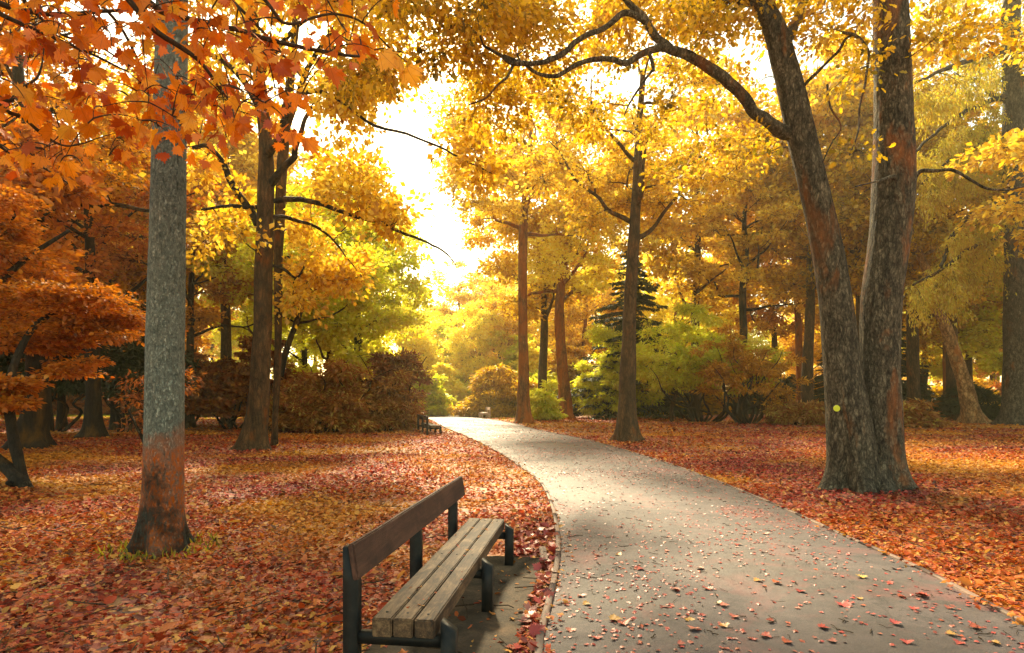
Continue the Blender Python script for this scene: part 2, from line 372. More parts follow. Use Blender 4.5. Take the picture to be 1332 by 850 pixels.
sep = N(nt, 'ShaderNodeSeparateColor'); nt.links.new(vo.outputs['Color'], sep.inputs[0])
c = litter_colour(nt, sep.outputs[0], wp)
n5 = noise(nt, wp, 1.3, 4); soil = ramp(nt, [(0, 0, 0, 1), (1, 1, 1, 1)], [.5, .75]); nt.links.new(n5.outputs[0], soil.inputs[0])
c = mixc(nt, mathn(nt, 'ADD', mathn(nt, 'MULTIPLY', soil.outputs[0], .4), .28), c, '#24140e')
b = N(nt, 'ShaderNodeBump'); b.inputs['Strength'].default_value = .7; b.inputs['Distance'].default_value = .03; nt.links.new(sep.outputs[1], b.inputs['Height'])
p = N(nt, 'ShaderNodeBsdfPrincipled'); p.inputs['Roughness'].default_value = .7; nt.links.new(c, p.inputs['Base Color']); nt.links.new(b.outputs[0], p.inputs['Normal'])
o = N(nt, 'ShaderNodeOutputMaterial'); nt.links.new(p.outputs[0], o.inputs[0]); M['ground'] = m
g = link('ground', mesh_from('ground', np.stack([X.ravel(), Yg.ravel(), Z.ravel()], -1), gq, 4, True), M['ground']); tag(g, kind='structure')

m, nt = newmat('fallen leaf'); wp = worldpos(nt); at = N(nt, 'ShaderNodeAttribute', attribute_name='tint')
c = litter_colour(nt, at.outputs['Fac'], wp)
d = N(nt, 'ShaderNodeBsdfPrincipled'); d.inputs['Roughness'].default_value = .65; d.inputs['Specular IOR Level'].default_value = .2; nt.links.new(c, d.inputs['Base Color'])
t = N(nt, 'ShaderNodeBsdfTranslucent'); nt.links.new(c, t.inputs[0]); mx = N(nt, 'ShaderNodeMixShader'); mx.inputs[0].default_value = .25
nt.links.new(d.outputs[0], mx.inputs[1]); nt.links.new(t.outputs[0], mx.inputs[2])
o = N(nt, 'ShaderNodeOutputMaterial'); nt.links.new(mx.outputs[0], o.inputs[0]); M['litter'] = m
def plainleaf(name, cols):
    m, nt = newmat(name); at = N(nt, 'ShaderNodeAttribute', attribute_name='tint'); oi = N(nt, 'ShaderNodeObjectInfo')
    r = ramp(nt, cols); nt.links.new(mathn(nt, 'FRACT', mathn(nt, 'ADD', at.outputs['Fac'], oi.outputs['Random'])), r.inputs[0])
    n = noise(nt, objcoord(nt), 60, 2); c = mixc(nt, .25, r.outputs[0], mixc(nt, 1.0, r.outputs[0], n.outputs[0], 'MULTIPLY'))
    d = N(nt, 'ShaderNodeBsdfPrincipled'); d.inputs['Roughness'].default_value = .45; nt.links.new(c, d.inputs['Base Color'])
    o = N(nt, 'ShaderNodeOutputMaterial'); nt.links.new(d.outputs[0], o.inputs[0]); return m
M['pathleaf'] = plainleaf('red leaf on path', ['#8c2c28', '#c05048', '#a83c2c', '#c87860', '#702422', '#c05c34'])
M['pathleaf_yellow'] = plainleaf('pale yellow leaf', ['#b89440', '#c08440', '#b87c30', '#c8ac5c'])

# asphalt path
m, nt = newmat('worn asphalt'); wp = worldpos(nt)
n1 = noise(nt, wp, 140, 3, .7); n2 = noise(nt, wp, .55, 5, .6, .5); n3 = noise(nt, wp, 6, 5, .65)
r = ramp(nt, ['#2a2525', '#413939', '#564c4b', '#746866'], [.32, .46, .58, .72]); nt.links.new(mathn(nt, 'ADD', mathn(nt, 'MULTIPLY', n1.outputs[0], .45), mathn(nt, 'ADD', mathn(nt, 'MULTIPLY', n2.outputs[0], .4), mathn(nt, 'MULTIPLY', n3.outputs[0], .2))), r.inputs[0])
dr = ramp(nt, [(0, 0, 0, 1), (1, 1, 1, 1)], [.50, .60]); nt.links.new(n2.outputs[0], dr.inputs[0])
c = mixc(nt, mathn(nt, 'MULTIPLY', dr.outputs[0], .6), r.outputs[0], '#2c2723')
vs = N(nt, 'ShaderNodeTexVoronoi'); vs.inputs['Scale'].default_value = 90; nt.links.new(wp, vs.inputs['Vector'])
ag = ramp(nt, [(.5, .48, .46, 1), (1, 1, 1, 1), (1.45, 1.4, 1.32, 1)], [.3, .5, .7]); n9 = noise(nt, wp, 75, 4, .8); nt.links.new(n9.outputs[0], ag.inputs[0])
c = mixc(nt, 1.0, c, ag.outputs[0], 'MULTIPLY')
mo = ramp(nt, [(.72, .7, .7, 1), (1.14, 1.08, 1.06, 1)], [.38, .58]); n10 = noise(nt, wp, 3.2, 6, .75, .6); nt.links.new(n10.outputs[0], mo.inputs[0]); c = mixc(nt, 1.0, c, mo.outputs[0], 'MULTIPLY')
spk = ramp(nt, [(1, 1, 1, 1), (0, 0, 0, 1)], [.1, .2]); nt.links.new(vs.outputs['Distance'], spk.inputs[0])
c = mixc(nt, mathn(nt, 'MULTIPLY', spk.outputs[0], .3), c, '#8a8072')
ck = N(nt, 'ShaderNodeTexVoronoi', feature='DISTANCE_TO_EDGE'); ck.inputs['Scale'].default_value = .55
wv = N(nt, 'ShaderNodeVectorMath', operation='ADD'); nt.links.new(wp, wv.inputs[0]); ws = N(nt, 'ShaderNodeVectorMath', operation='SCALE'); ws.inputs['Scale'].default_value = 1.1
nck = noise(nt, wp, 1.6, 6, .7); nt.links.new(nck.outputs['Color'], ws.inputs[0]); nt.links.new(ws.outputs[0], wv.inputs[1]); nt.links.new(wv.outputs[0], ck.inputs['Vector'])
ckm = mathn(nt, 'SUBTRACT', 1.0, mathn(nt, 'MULTIPLY', ck.outputs[0], 80.0, True), True)
msk = ramp(nt, [(0, 0, 0, 1), (1, 1, 1, 1)], [.42, .52]); nt.links.new(noise(nt, wp, .45, 3).outputs[0], msk.inputs[0])
c = mixc(nt, mathn(nt, 'MULTIPLY', mathn(nt, 'MULTIPLY', ckm, msk.outputs[0]), .7), c, '#181412')
n6 = noise(nt, wp, .9, 4, .7, .8); pk = ramp(nt, [(0, 0, 0, 1), (1, 1, 1, 1)], [.52, .66]); nt.links.new(n6.outputs[0], pk.inputs[0])
c = mixc(nt, mathn(nt, 'MULTIPLY', pk.outputs[0], .5), c, '#7c4440')
b = N(nt, 'ShaderNodeBump'); b.inputs['Strength'].default_value = .6; b.inputs['Distance'].default_value = .006; nt.links.new(n1.outputs[0], b.inputs['Height'])
b2 = N(nt, 'ShaderNodeBump'); b2.inputs['Strength'].default_value = .35; b2.inputs['Distance'].default_value = .03; nt.links.new(n3.outputs[0], b2.inputs['Height']); nt.links.new(b.outputs[0], b2.inputs['Normal'])
p = N(nt, 'ShaderNodeBsdfPrincipled'); nt.links.new(c, p.inputs['Base Color']); nt.links.new(b2.outputs[0], p.inputs['Normal'])
rr = ramp(nt, [(.72, .72, .72, 1), (.5, .5, .5, 1)], [.4, .7]); nt.links.new(n2.outputs[0], rr.inputs[0]); nt.links.new(rr.outputs[0], p.inputs['Roughness'])
o = N(nt, 'ShaderNodeOutputMaterial'); nt.links.new(p.outputs[0], o.inputs[0]); M['asphalt'] = m
k = 13; tt = np.linspace(0, 1, k)
PV = LP[:, None] * (1 - tt)[None, :, None] + RP[:, None] * tt[None, :, None]
camber = .014 + .03 * (1 - (2 * tt - 1) ** 2)
PV3 = np.concatenate([PV, np.broadcast_to(camber[None, :, None], PV.shape[:2] + (1,))], -1)
def pz(x, y):   # path surface height from distance inside the edge
    d = np.clip(-pathdist(x, y) / 1.8, 0, 1); return .014 + .03 * (1 - (1 - d) ** 2)
idx = np.arange(240 * k).reshape(240, k)
q = np.stack([idx[:-1, :-1], idx[:-1, 1:], idx[1:, 1:], idx[1:, :-1]], -1).reshape(-1, 4)
path = link('path', mesh_from('path', PV3.reshape(-1, 3), q, 4, True), M['asphalt']); tag(path, kind='structure')

# lawn strips lit beyond the litter
m, nt = newmat('short lawn'); wp = worldpos(nt); n1 = noise(nt, wp, 3, 5, .7); r = ramp(nt, ['#5a6018', '#8c8a24', '#b09a2c', '#a8642a'], [.3, .5, .62, .8]); nt.links.new(n1.outputs[0], r.inputs[0])
d = N(nt, 'ShaderNodeBsdfDiffuse'); nt.links.new(r.outputs[0], d.inputs[0]); o = N(nt, 'ShaderNodeOutputMaterial'); nt.links.new(d.outputs[0], o.inputs[0]); M['lawn'] = m
def sheet(name, x0, x1, y0, y1, st, seed):
    xs = np.arange(x0, x1 + st, st); ys = np.arange(y0, y1 + st, st); A, B = np.meshgrid(xs, ys)
    A = A + fbm2(A, B, 5, seed) * 1.2; B2 = B + fbm2(A + 50, B, 5, seed) * 1.2
    Zs = hgt(A, B2) + .012; iy, ix = A.shape; id_ = np.arange(iy * ix).reshape(iy, ix)
    q = np.stack([id_[:-1, :-1], id_[:-1, 1:], id_[1:, 1:], id_[1:, :-1]], -1).reshape(-1, 4)
    cen = np.stack([A.ravel(), B2.ravel()], -1)[q].mean(1); q = q[pathdist(cen[:, 0], cen[:, 1]) > .9]
    o = link(name, mesh_from(name, np.stack([A.ravel(), B2.ravel(), Zs.ravel()], -1), q, 4, True), M['lawn']); return tag(o, kind='structure')
sheet('lawn', -52, -12, 42, 60, .8, 3)
sheet('lawn', -3, 3, 42, 62, .6, 4)
sheet('lawn', 28, 60, 42, 60, .8, 6)

# edging boards along both sides of the path
def woodmat(name, cols, along='Y', scale=14, rough=.7):
    m, nt = newmat(name); oc = objcoord(nt); s = {'Y': (1, .06, 1), 'X': (.06, 1, 1), 'Z': (1, 1, .06)}[along]
    n1 = noise(nt, mapping(nt, oc, s), scale * 2.2, 6, .7, 1.2); n2 = noise(nt, mapping(nt, oc, (1, .5, 1)), 4, 6, .75, .8); oi = N(nt, 'ShaderNodeObjectInfo')
    f = mathn(nt, 'ADD', mathn(nt, 'MULTIPLY', n1.outputs[0], .65), mathn(nt, 'ADD', mathn(nt, 'MULTIPLY', mathn(nt, 'SUBTRACT', n2.outputs[0], .25), 1.0), mathn(nt, 'MULTIPLY', oi.outputs['Random'], .08)))
    r = ramp(nt, cols, [.35, .5, .62, .78][:len(cols)]); nt.links.new(f, r.inputs[0])
    b = N(nt, 'ShaderNodeBump'); b.inputs['Strength'].default_value = .7; b.inputs['Distance'].default_value = .004; nt.links.new(n1.outputs[0], b.inputs['Height'])
    p = N(nt, 'ShaderNodeBsdfPrincipled'); p.inputs['Roughness'].default_value = rough; nt.links.new(r.outputs[0], p.inputs['Base Color']); nt.links.new(b.outputs[0], p.inputs['Normal'])
    o = N(nt, 'ShaderNodeOutputMaterial'); nt.links.new(p.outputs[0], o.inputs[0]); return m
M['edging'] = woodmat('weathered edging', ['#32241e', '#503c32', '#685044', '#7c6656'])
M['seatwood'] = woodmat('weathered seat wood', ['#0c0805', '#2c1e12', '#4c3722', '#7c6244'], scale=20)
M['backwood'] = woodmat('red brown back board wood', ['#1e100b', '#341c13', '#44281b', '#58382a'], scale=9)
M['glarewood'] = woodmat('wood pale with glare', ['#8c7060', '#b09484', '#c8b0a0', '#d8c4b4'])  # glare on the far bench, put into its colour
m, nt = newmat('black painted metal'); n1 = noise(nt, objcoord(nt), 18, 5, .7); r = ramp(nt, ['#0a0c0c', '#161817', '#2c261e'], [.3, .55, .75]); nt.links.new(n1.outputs[0], r.inputs[0])
p = N(nt, 'ShaderNodeBsdfPrincipled'); p.inputs['Roughness'].default_value = .55; p.inputs['Specular IOR Level'].default_value = .3; nt.links.new(r.outputs[0], p.inputs['Base Color'])
b = N(nt, 'ShaderNodeBump'); b.inputs['Strength'].default_value = .3; b.inputs['Distance'].default_value = .002; nt.links.new(n1.outputs[0], b.inputs['Height']); nt.links.new(b.outputs[0], p.inputs['Normal'])
o = N(nt, 'ShaderNodeOutputMaterial'); nt.links.new(p.outputs[0], o.inputs[0]); M['metal'] = m

def hexa(geo, c8):
    geo.add(c8, [[0, 3, 2, 1], [4, 5, 6, 7], [0, 1, 5, 4], [1, 2, 6, 5], [2, 3, 7, 6], [3, 0, 4, 7]])
def bevelbox(name, x0, x1, y0, y1, z0, z1, mat, parent, bev=.008, warp=0):
    """box with bevelled edges and slightly worn corners"""
    import bmesh
    bm = bmesh.new(); ys = 14 if (y1 - y0) > 1.2 else 1
    bmesh.ops.create_cube(bm, size=1)
    for v in bm.verts: v.co = ((x0 + x1) / 2 + v.co.x * (x1 - x0), (y0 + y1) / 2 + v.co.y * (y1 - y0), (z0 + z1) / 2 + v.co.z * (z1 - z0))
    bmesh.ops.bevel(bm, geom=list(bm.edges), offset=bev, segments=2, affect='EDGES')
    if ys > 1:
        for k in range(1, ys):
            yy = y0 + (y1 - y0) * k / ys
            bmesh.ops.bisect_plane(bm, geom=list(bm.verts) + list(bm.edges) + list(bm.faces), plane_co=(0, yy, 0), plane_no=(0, 1, 0))
        if warp:
            for v in bm.verts:
                n = vnoise(np.array([[v.co.x * 9 + x0 * 31, v.co.y * 2.3, v.co.z * 8]]), 3)[0]; v.co.z += n * warp; v.co.x += vnoise(np.array([[x0 * 17, v.co.y * 1.7, 2.0]]), 9)[0] * warp
    me = bpy.data.meshes.new(name); bm.to_mesh(me); bm.free()
    return link(name, me, mat, parent)

edge = thing('path_edging', (0, 0, 0), None, None); tag(edge, kind='structure')
rng = np.random.default_rng(4)
def edging(E, side, wd, hz):
    seglen = np.hypot(*(np.diff(E, axis=0).T)); cum = np.concatenate([[0], np.cumsum(seglen)]); s = 6.0 if side < 0 else 6.5
    while s < cum[-1] and np.interp(s, cum, E[:, 1]) < 48:
        L = rng.uniform(.85, 1.15); 
        if s > 25: L *= 1.6
        ss = np.array([s + .006, s + L / 2, s + L - .006]); xs = np.interp(ss, cum, E[:, 0]); ys = np.interp(ss, cum, E[:, 1])
        t = np.array([xs[2] - xs[0], ys[2] - ys[0]]); t /= np.hypot(*t); nrm = np.array([-t[1], t[0]]) * (1 if side < 0 else -1)
        dz = rng.uniform(-.006, .006); V = []
        for x, y in zip(xs, ys):
            o0 = np.array([x, y]) - nrm * .004; o1 = o0 + nrm * wd
            V += [[*o0, -.08], [*o0, hz + dz - .006], [*(o0 + nrm * .006), hz + dz], [*(o1 - nrm * .006), hz + dz + .002], [*o1, hz + dz - .006], [*o1, -.08]]
        V = np.array(V); g_ = Geo(); Q = []
        for a in range(2):
            for j in range(6): Q.append([a * 6 + j, a * 6 + (j + 1) % 6, a * 6 + 6 + (j + 1) % 6, a * 6 + 6 + j])
        g_.add(V, Q); g_.Q.append(np.array([[0, 1, 2, 5], [2, 3, 4, 5], [12, 17, 14, 13], [14, 17, 16, 15]]))
        g_.obj('edging_board', M['edging'], edge, smooth=False); s += L
edging(LP, -1, .055, .045); edging(RP, 1, .05, .032)
gb = G(719.5, 735); bevelbox('edging_block', gb[0] - .12, gb[0] - .045, gb[1] + .0, gb[1] + .55, -.03, .055, M['edging'], edge)

# concrete pad under the bench
m, nt = newmat('mossy concrete'); wp = worldpos(nt); n1 = noise(nt, wp, 3.5, 6, .7, .6); n2 = noise(nt, wp, 60, 3, .6)
r = ramp(nt, ['#241c12', '#443624', '#604c36', '#7c6044'], [.3, .48, .6, .75]); nt.links.new(mathn(nt, 'ADD', mathn(nt, 'MULTIPLY', n1.outputs[0], .8), mathn(nt, 'MULTIPLY', n2.outputs[0], .2)), r.inputs[0])
b = N(nt, 'ShaderNodeBump'); b.inputs['Strength'].default_value = .6; b.inputs['Distance'].default_value = .01; nt.links.new(n2.outputs[0], b.inputs['Height'])
p = N(nt, 'ShaderNodeBsdfPrincipled'); p.inputs['Roughness'].default_value = .8; nt.links.new(r.outputs[0], p.inputs['Base Color']); nt.links.new(b.outputs[0], p.inputs['Normal'])
o = N(nt, 'ShaderNodeOutputMaterial'); nt.links.new(p.outputs[0], o.inputs[0]); M['concrete'] = m
pad = Geo(); u2 = BDIR; v2 = np.array([-u2[1], u2[0]])
c0 = np.array([-.364, 3.51]); 
def bw(a, c): return c0 + u2 * a + v2 * c      # a along the bench, c towards its back
n = 40; ring = []
for k in range(n):
    t_ = k / n * 4; e = int(t_); f_ = t_ - e
    cs = [bw(-1.0, -.32), bw(2.98, -.32), bw(2.98, .68), bw(-1.0, .68)]
    q_ = cs[e] * (1 - f_) + cs[(e + 1) % 4] * f_
    ring.append(q_ + rng.normal(0, .012, 2))
ring = np.array(ring); cc = ring.mean(0)
V = np.vstack([np.c_[ring, np.full(n, .016)], np.c_[ring + (ring - cc) * .01, np.full(n, -.03)], [[*cc, .02]]])
pad.add(V, [[k, (k + 1) % n, n + (k + 1) % n, n + k] for k in range(n)], [[k, (k + 1) % n, 2 * n] for k in range(n)])
po = pad.obj('bench_pad_paving', M['concrete'], smooth=False); tag(po, kind='structure')

# ------------------------------------------------------------------ benches
def make_bench(label, wood_seat, wood_back, metal, group):
    """local: x towards the sitter's front, y along the bench, origin under the near front leg"""
    root = thing('park_bench', (0, 0, 0), label, 'bench', group)
    for i, a in enumerate((0, 1.335, 2.67)):
        # front leg with slanted top
        g_ = Geo(); h0, h1 = .425, .365
        w_ = .035
        hexa(g_, [[-w_, a - .04, -.05], [w_ + .012, a - .04, -.05], [w_ + .012, a + .04, -.05], [-w_, a + .04, -.05], [-w_, a - .04, h0], [w_ + .012, a - .04, h1], [w_ + .012, a + .04, h1], [-w_, a + .04, h0]])
        g_.obj('front_leg', metal, root, smooth=False)
        g_ = Geo(); bx = -.57
        def sec(z, xa, xb): return [[xa, a - .038, z], [xb, a - .038, z], [xb, a + .038, z], [xa, a + .038, z]]
        g_.add(sec(-.05, bx - .042, bx + .042) + sec(.62, bx - .042, bx + .042) + sec(.83, bx - .042, bx - .008),
               [[0, 1, 5, 4], [1, 2, 6, 5], [2, 3, 7, 6], [3, 0, 4, 7], [4, 5, 9, 8], [5, 6, 10, 9], [6, 7, 11, 10], [7, 4, 8, 11], [8, 9, 10, 11]])
        g_.obj('back_post', metal, root, smooth=False)
        g_ = Geo(); hexa(g_, [[x, y, z] for z in (.275, .338) for x, y in ((bx + .044, a - .03), (-w_ - .002, a - .03), (-w_ - .002, a + .03), (bx + .044, a + .03))])
        g_.obj('seat_bearer', metal, root, smooth=False)
    for i, x0 in enumerate((-.435, -.312, -.189)):
        bevelbox('seat_plank', x0 + .012, x0 + .127, -.085 + .004 * i, 2.80 + .003 * i, .341, .45 - .002 * i, wood_seat, root, .007, .0025)
        for a in (.035, 1.37, 2.70):
            import bmesh
            bm = bmesh.new(); bmesh.ops.create_cone(bm, cap_ends=True, segments=8, radius1=.009, radius2=.007, depth=.006); bme = bpy.data.meshes.new('bolt'); bm.to_mesh(bme); bm.free()
            bt = link('bolt', bme, metal, root); bt.location = (x0 + .07, a - .02, .451 - .002 * i)
    bo = bevelbox('back_board', -.02, .018, -.05, 3.02, -.105, .105, wood_back, root, .008, .003)
    bo.location = (-.545, 0, .748); bo.rotation_euler = (0, math.radians(-9), 0)
    return root
bench = make_bench('large dark park bench with weathered plank seat nearest on concrete slab', M['seatwood'], M['backwood'], M['metal'], 'park benches along the path')
bench.location = (c0[0], c0[1], 0); bench.rotation_euler = (0, 0, -math.atan2(u2[0], u2[1]))
def copy_tree(o, parent=None):
    c = o.copy(); COL.objects.link(c)
    if parent is not None: c.parent = parent
    for ch in list(o.children): copy_tree(ch, c)
    return c
b2 = copy_tree(bench); b2['label'] = 'small dark bench facing the path beside the rhododendron bushes on left side'
b2.location = (-3.12, 26.8, 0.0); b2.rotation_euler = (0, 0, math.radians(17))
b3 = copy_tree(bench); b3['label'] = 'tiny bench pale with glare far off before the domed bush at the path bend'
b3.location = (-2.62, 49.0, 0.02); b3.rotation_euler = (0, 0, math.radians(190)); b3.scale = (1, .8, 1)
for ch in b3.children:  # every part, metal too, coloured pale to stand for the glare
    ch.material_slots[0].link = 'OBJECT'; ch.material_slots[0].material = M['glarewood']

# ------------------------------------------------------------------ tree machinery
def pxline(pts, Y, dY=None):
    """[(px,py,width_px),...] -> points and radii at depth Y"""
    n = len(pts); Ys = np.full(n, float(Y)) if dY is None else Y + np.asarray(dY, float)
    p_ = np.array([P(a, b, y) for (a, b, _), y in zip(pts, Ys)]); r_ = np.array([c / 2 * y / F for (_, _, c), y in zip(pts, Ys)])
    return p_, r_
def resample(p_, r_, n):
    q_ = catmull(np.c_[p_, r_], n); return q_[:, :3], np.maximum(q_[:, 3], .002)

class Crown:
    def __init__(s, skel, rng):
        s.nodes = [np.asarray(p_) for p_, r_ in skel]; s.rad = [np.asarray(r_) for p_, r_ in skel]
        s.nodes = np.concatenate(s.nodes); s.rad = np.concatenate(s.rad); s.rng = rng
        s.geo = Geo(); s.pos = []; s.dir = []; s.tint = []; s.base = None
    def clump(s, c, rad, ntw=14, nlf=24, thick=.016, spread=.12, flat=1.0, droop=.15, tbase=None, gn=.12, bseg=5, hang=0.0, minz=None):
        rng = s.rng; c = np.asarray(c, float); rad = np.asarray(rad, float)
        dv = s.nodes - c; d = np.linalg.norm(dv, axis=1) + .6 * np.maximum(0, dv[:, 2] + .25 * np.linalg.norm(dv[:, :2], axis=1)) 
        i = int(np.argmin(d)); a = s.nodes[i]; L = np.linalg.norm(c - a)
        if L > .15:
            K = max(5, min(10, int(L * 2.5))); t = np.linspace(0, 1, K)[:, None]
            mid = (a + c) / 2 + np.array([0, 0, .12 * L]) + rng.normal(0, gn * L, 3) * .6
            br = (1 - t) ** 2 * a + 2 * t * (1 - t) * mid + t ** 2 * c
            br[1:-1] += rng.normal(0, gn * L * .22, (K - 2, 3))
            r0 = min(s.rad[i] * .7, thick * (.5 + .5 * L)); rr = r0 * (1 - .75 * t[:, 0])
            far = c[1] > 24
            br2, rr2 = resample(br, rr, K + 2 if far else K * 2)
            tube(s.geo, br2, rr2, 4 if far else bseg)
            s.nodes = np.vstack([s.nodes, br2[2:]]); s.rad = np.concatenate([s.rad, rr2[2:]])
            src = br2[len(br2) // 2:]
        else: src = np.array([a, c])
        # twigs
        v = unit(rng.normal(size=(ntw, 3))) * (rng.random((ntw, 1)) ** .45) * rad
        tip = c + v; si = rng.integers(0, len(src), ntw); st = src[si]
        tip[:, 2] -= hang * rng.random(ntw) * rad[2]
        KT = 4 if thick < .02 and bseg == 5 and c[1] < 14 else (3 if c[1] < 25 else 2)
        t = np.linspace(0, 1, KT)[None, :, None]; Lt = np.linalg.norm(tip - st, axis=1)[:, None, None]
        mid = (st + tip) / 2 + rng.normal(0, .13, (ntw, 3)) * Lt[:, 0] + np.array([0, 0, 1]) * Lt[:, 0] * .1
        tw = (1 - t) ** 2 * st[:, None] + 2 * t * (1 - t) * mid[:, None] + t ** 2 * tip[:, None]
        r_ = thick * .28 * np.linspace(1, .25, KT)[None] * np.ones((ntw, 1)); r_ = np.maximum(r_, .0025)
        twigtubes(s.geo, tw, r_, 3)
        # leaves
        u = .45 + .62 * rng.random((ntw, nlf)) ** .8
        w_ = (1 - u)[..., None] ** 2 * st[:, None] + 2 * (u * (1 - u))[..., None] * mid[:, None] + (u ** 2)[..., None] * tip[:, None]
        off = rng.normal(0, spread, (ntw, nlf, 3)); off[..., 2] *= flat
        w_ = w_ + off
        tdir = unit(tip - st)[:, None] * .7 + unit(off) * .8 + rng.normal(0, .35, (ntw, nlf, 3)) - np.array([0, 0, droop])
        s.pos.append(w_.reshape(-1, 3)); s.dir.append(tdir.reshape(-1, 3))
        tb = rng.random() if tbase is None else tbase
        s.tint.append(np.clip(tb * .3 + .3 * np.repeat(rng.random(ntw), nlf) + rng.random(ntw * nlf) * .42, 0, 1))
    def finish(s, parent, off, wood, leaf, size, tmpl, names=('branches', 'crown'), normup=.5, prune=None):
        rng = s.rng; pos = np.concatenate(s.pos); di = np.concatenate(s.dir); ti = np.concatenate(s.tint)
        keep = pos[:, 2] > .25
        if prune is not None: keep &= prune(pos)
        pos, di, ti = pos[keep], di[keep], ti[keep]; n = len(pos)
        nr = rng.normal(0, 1, (n, 3)) + np.array([0, 0, normup * 2])
        me = leaves_mesh(names[1], pos, di, nr, size * rng.uniform(.6, 1.25, n), ti, tmpl, off)
        a = s.geo.obj(names[0], wood, parent, off); tag(a, kind='stuff')
        b = link(names[1], me, leaf, parent); tag(b, kind='stuff')
        return n

def barkdisp(seed, base_z=0, flare=.9, fh=.45, lobes=None, rough=.03, fine=.0, vs=2.0, ph=0.0):
    lobes = lobes or [(3, .35, .4), (5, .3, 1.9), (2, .25, 2.7)]
    def f(p_, th, s_):
        z = p_[..., 2] - base_z
        lb = sum(a * np.cos(k * th + b + ph) for k, a, b in lobes)
        e = np.exp(-np.clip(z, -.2, None) / fh)
        m_ = 1 + flare * e * (.55 + lb) + .06 * lb * np.exp(-np.clip(z, 0, None) / (fh * 5))
        m_ = m_ + rough * fbm(p_ * np.array([1, 1, .5]) * vs, 3, seed)
        if fine:
            ct = np.stack([np.cos(th) * 5, np.sin(th) * 5, p_[..., 2] * 1.6], -1)
            rd = 1 - np.abs(fbm(ct * 1.6, 3, seed + 5)) * 2.2
            m_ = m_ + fine * rd + fine * .5 * fbm(p_ * np.array([22, 22, 9]), 2, seed + 9)
        return m_
    return f

def grow_limbs(rng, skel, n, zlo, zhi, Lr, trunk, up=.35, rr=.5, azr=None):
    """main limbs springing from a trunk polyline; returns list of (pts, rad)"""
    tp, tr = trunk; out = []
    for k in range(n):
        z = zlo + (zhi - zlo) * (k + rng.random() * .8) / n
        i = int(np.argmin(abs(tp[:, 2] - z))); a = tp[i]; az = k * 2.4 + rng.random() * .8 if azr is None else rng.uniform(*azr)
        L = rng.uniform(*Lr) * (1 - .45 * (z - zlo) / (zhi - zlo + .01)); d = np.array([math.cos(az), math.sin(az), up + .5 * (z - zlo) / (zhi - zlo + .01)]); d /= np.linalg.norm(d)
        K = 8; pts = [a]; 
        for j in range(K):
            d = d + rng.normal(0, .2, 3) + np.array([0, 0, .05]); d /= np.linalg.norm(d); pts.append(pts[-1] + d * L / K)
        p_, r_ = resample(np.array(pts), np.linspace(max(.03, tr[i] * rr), .02, K + 1), 20); out.append((p_, r_))
    return out

def generic_tree(name, label, cat, base, seed, H=18, r=.32, crown_r=4.5, crown_z=(.28, 1.0), n_cl=60, ntw=14, nlf=24, size=.2, leaf='gold', bark='bark_brown', lean=(0, 0), cl_r=(1.0, 1.5), shape='oval', trunkline=None, spread=.16, seg=14, group=None, flat=1.0, nl=9, tmpl=None, prune=None, droop=.15, hang=0, skip=None):
    rng = np.random.default_rng(seed); bx, by = base; bz = float(hgt(np.array([bx]), np.array([by]))[0]) - .03
    root = thing(name, (bx, by, bz), label, cat, group)
    if trunkline is None:
        K = 7; t = np.linspace(0, 1, K); wob = np.cumsum(rng.normal(0, .16, (K, 2)), 0) * (H / 18)
        tp = np.c_[bx + lean[0] * t * H + wob[:, 0] * t, by + lean[1] * t * H + wob[:, 1] * t, bz - .15 + t * H * .92]; tr = r * (1 - t) ** .8 + .03
    else:
        tp, tr = trunkline; tp = tp.copy(); tp[0, 2] = bz - .15
        top = tp[-1][2]
        if top < H * .9:
            e = tp[-1] + np.array([rng.normal(0, .4), rng.normal(0, .4), H * .92 - top]); tp = np.vstack([tp, (tp[-1] + e) / 2 + rng.normal(0, .15, 3), e]); tr = np.concatenate([tr, [tr[-1] * .55, .03]])
    p_, r_ = resample(tp, tr, 46)
    g_ = Geo(); fl = max(.5, r * 1.5)
    tube(g_, p_, r_, seg, barkdisp(seed, bz, .75, fl * .8, rough=.16, vs=2.2, ph=seed * 1.7))
    g_.obj('trunk', M[bark], root, (bx, by, bz))
    limbs = grow_limbs(rng, None, nl, H * (crown_z[0] - .03), H * .85, (crown_r * .7, crown_r * 1.15), (p_, r_))
    lg = Geo()
    for a, b in limbs: tube(lg, a, b, 6, lambda q_, th, s_: 1 + .15 * fbm(q_ * 3, 2, seed))
    cr = Crown([(p_[len(p_) // 4:], r_[len(p_) // 4:])] + limbs, rng); cr.geo = lg
    cl = []
    while len(cl) < n_cl:
        v = rng.uniform(-1, 1, 3); q_ = np.linalg.norm(v)
        if q_ > 1: continue
        if q_ < .45 and rng.random() < .6: continue
        zc = (crown_z[0] + crown_z[1]) / 2 * H; hz = (crown_z[1] - crown_z[0]) / 2 * H
        ax = np.array([np.interp(zc + v[2] * hz, p_[:, 2], p_[:, 0]), np.interp(zc + v[2] * hz, p_[:, 2], p_[:, 1])])
        c_ = np.array([ax[0] + v[0] * crown_r, ax[1] + v[1] * crown_r, bz + zc + v[2] * hz])
        if skip is not None and skip(c_): continue
        cl.append((q_, c_))
    cl.sort(key=lambda a: a[0])
    for q_, c_ in cl:
        rr = rng.uniform(*cl_r); cr.clump(c_, (rr * 1.1, rr * 1.1, rr * .42), int(ntw * 1.35), max(8, int(nlf * .74)), .042, spread * .58, flat * .7, droop=droop, hang=hang)
    cr.finish(root, (bx, by, bz), M[bark], M[leaf], size * .88, tmpl or T_diamond(), prune=prune)
    return root

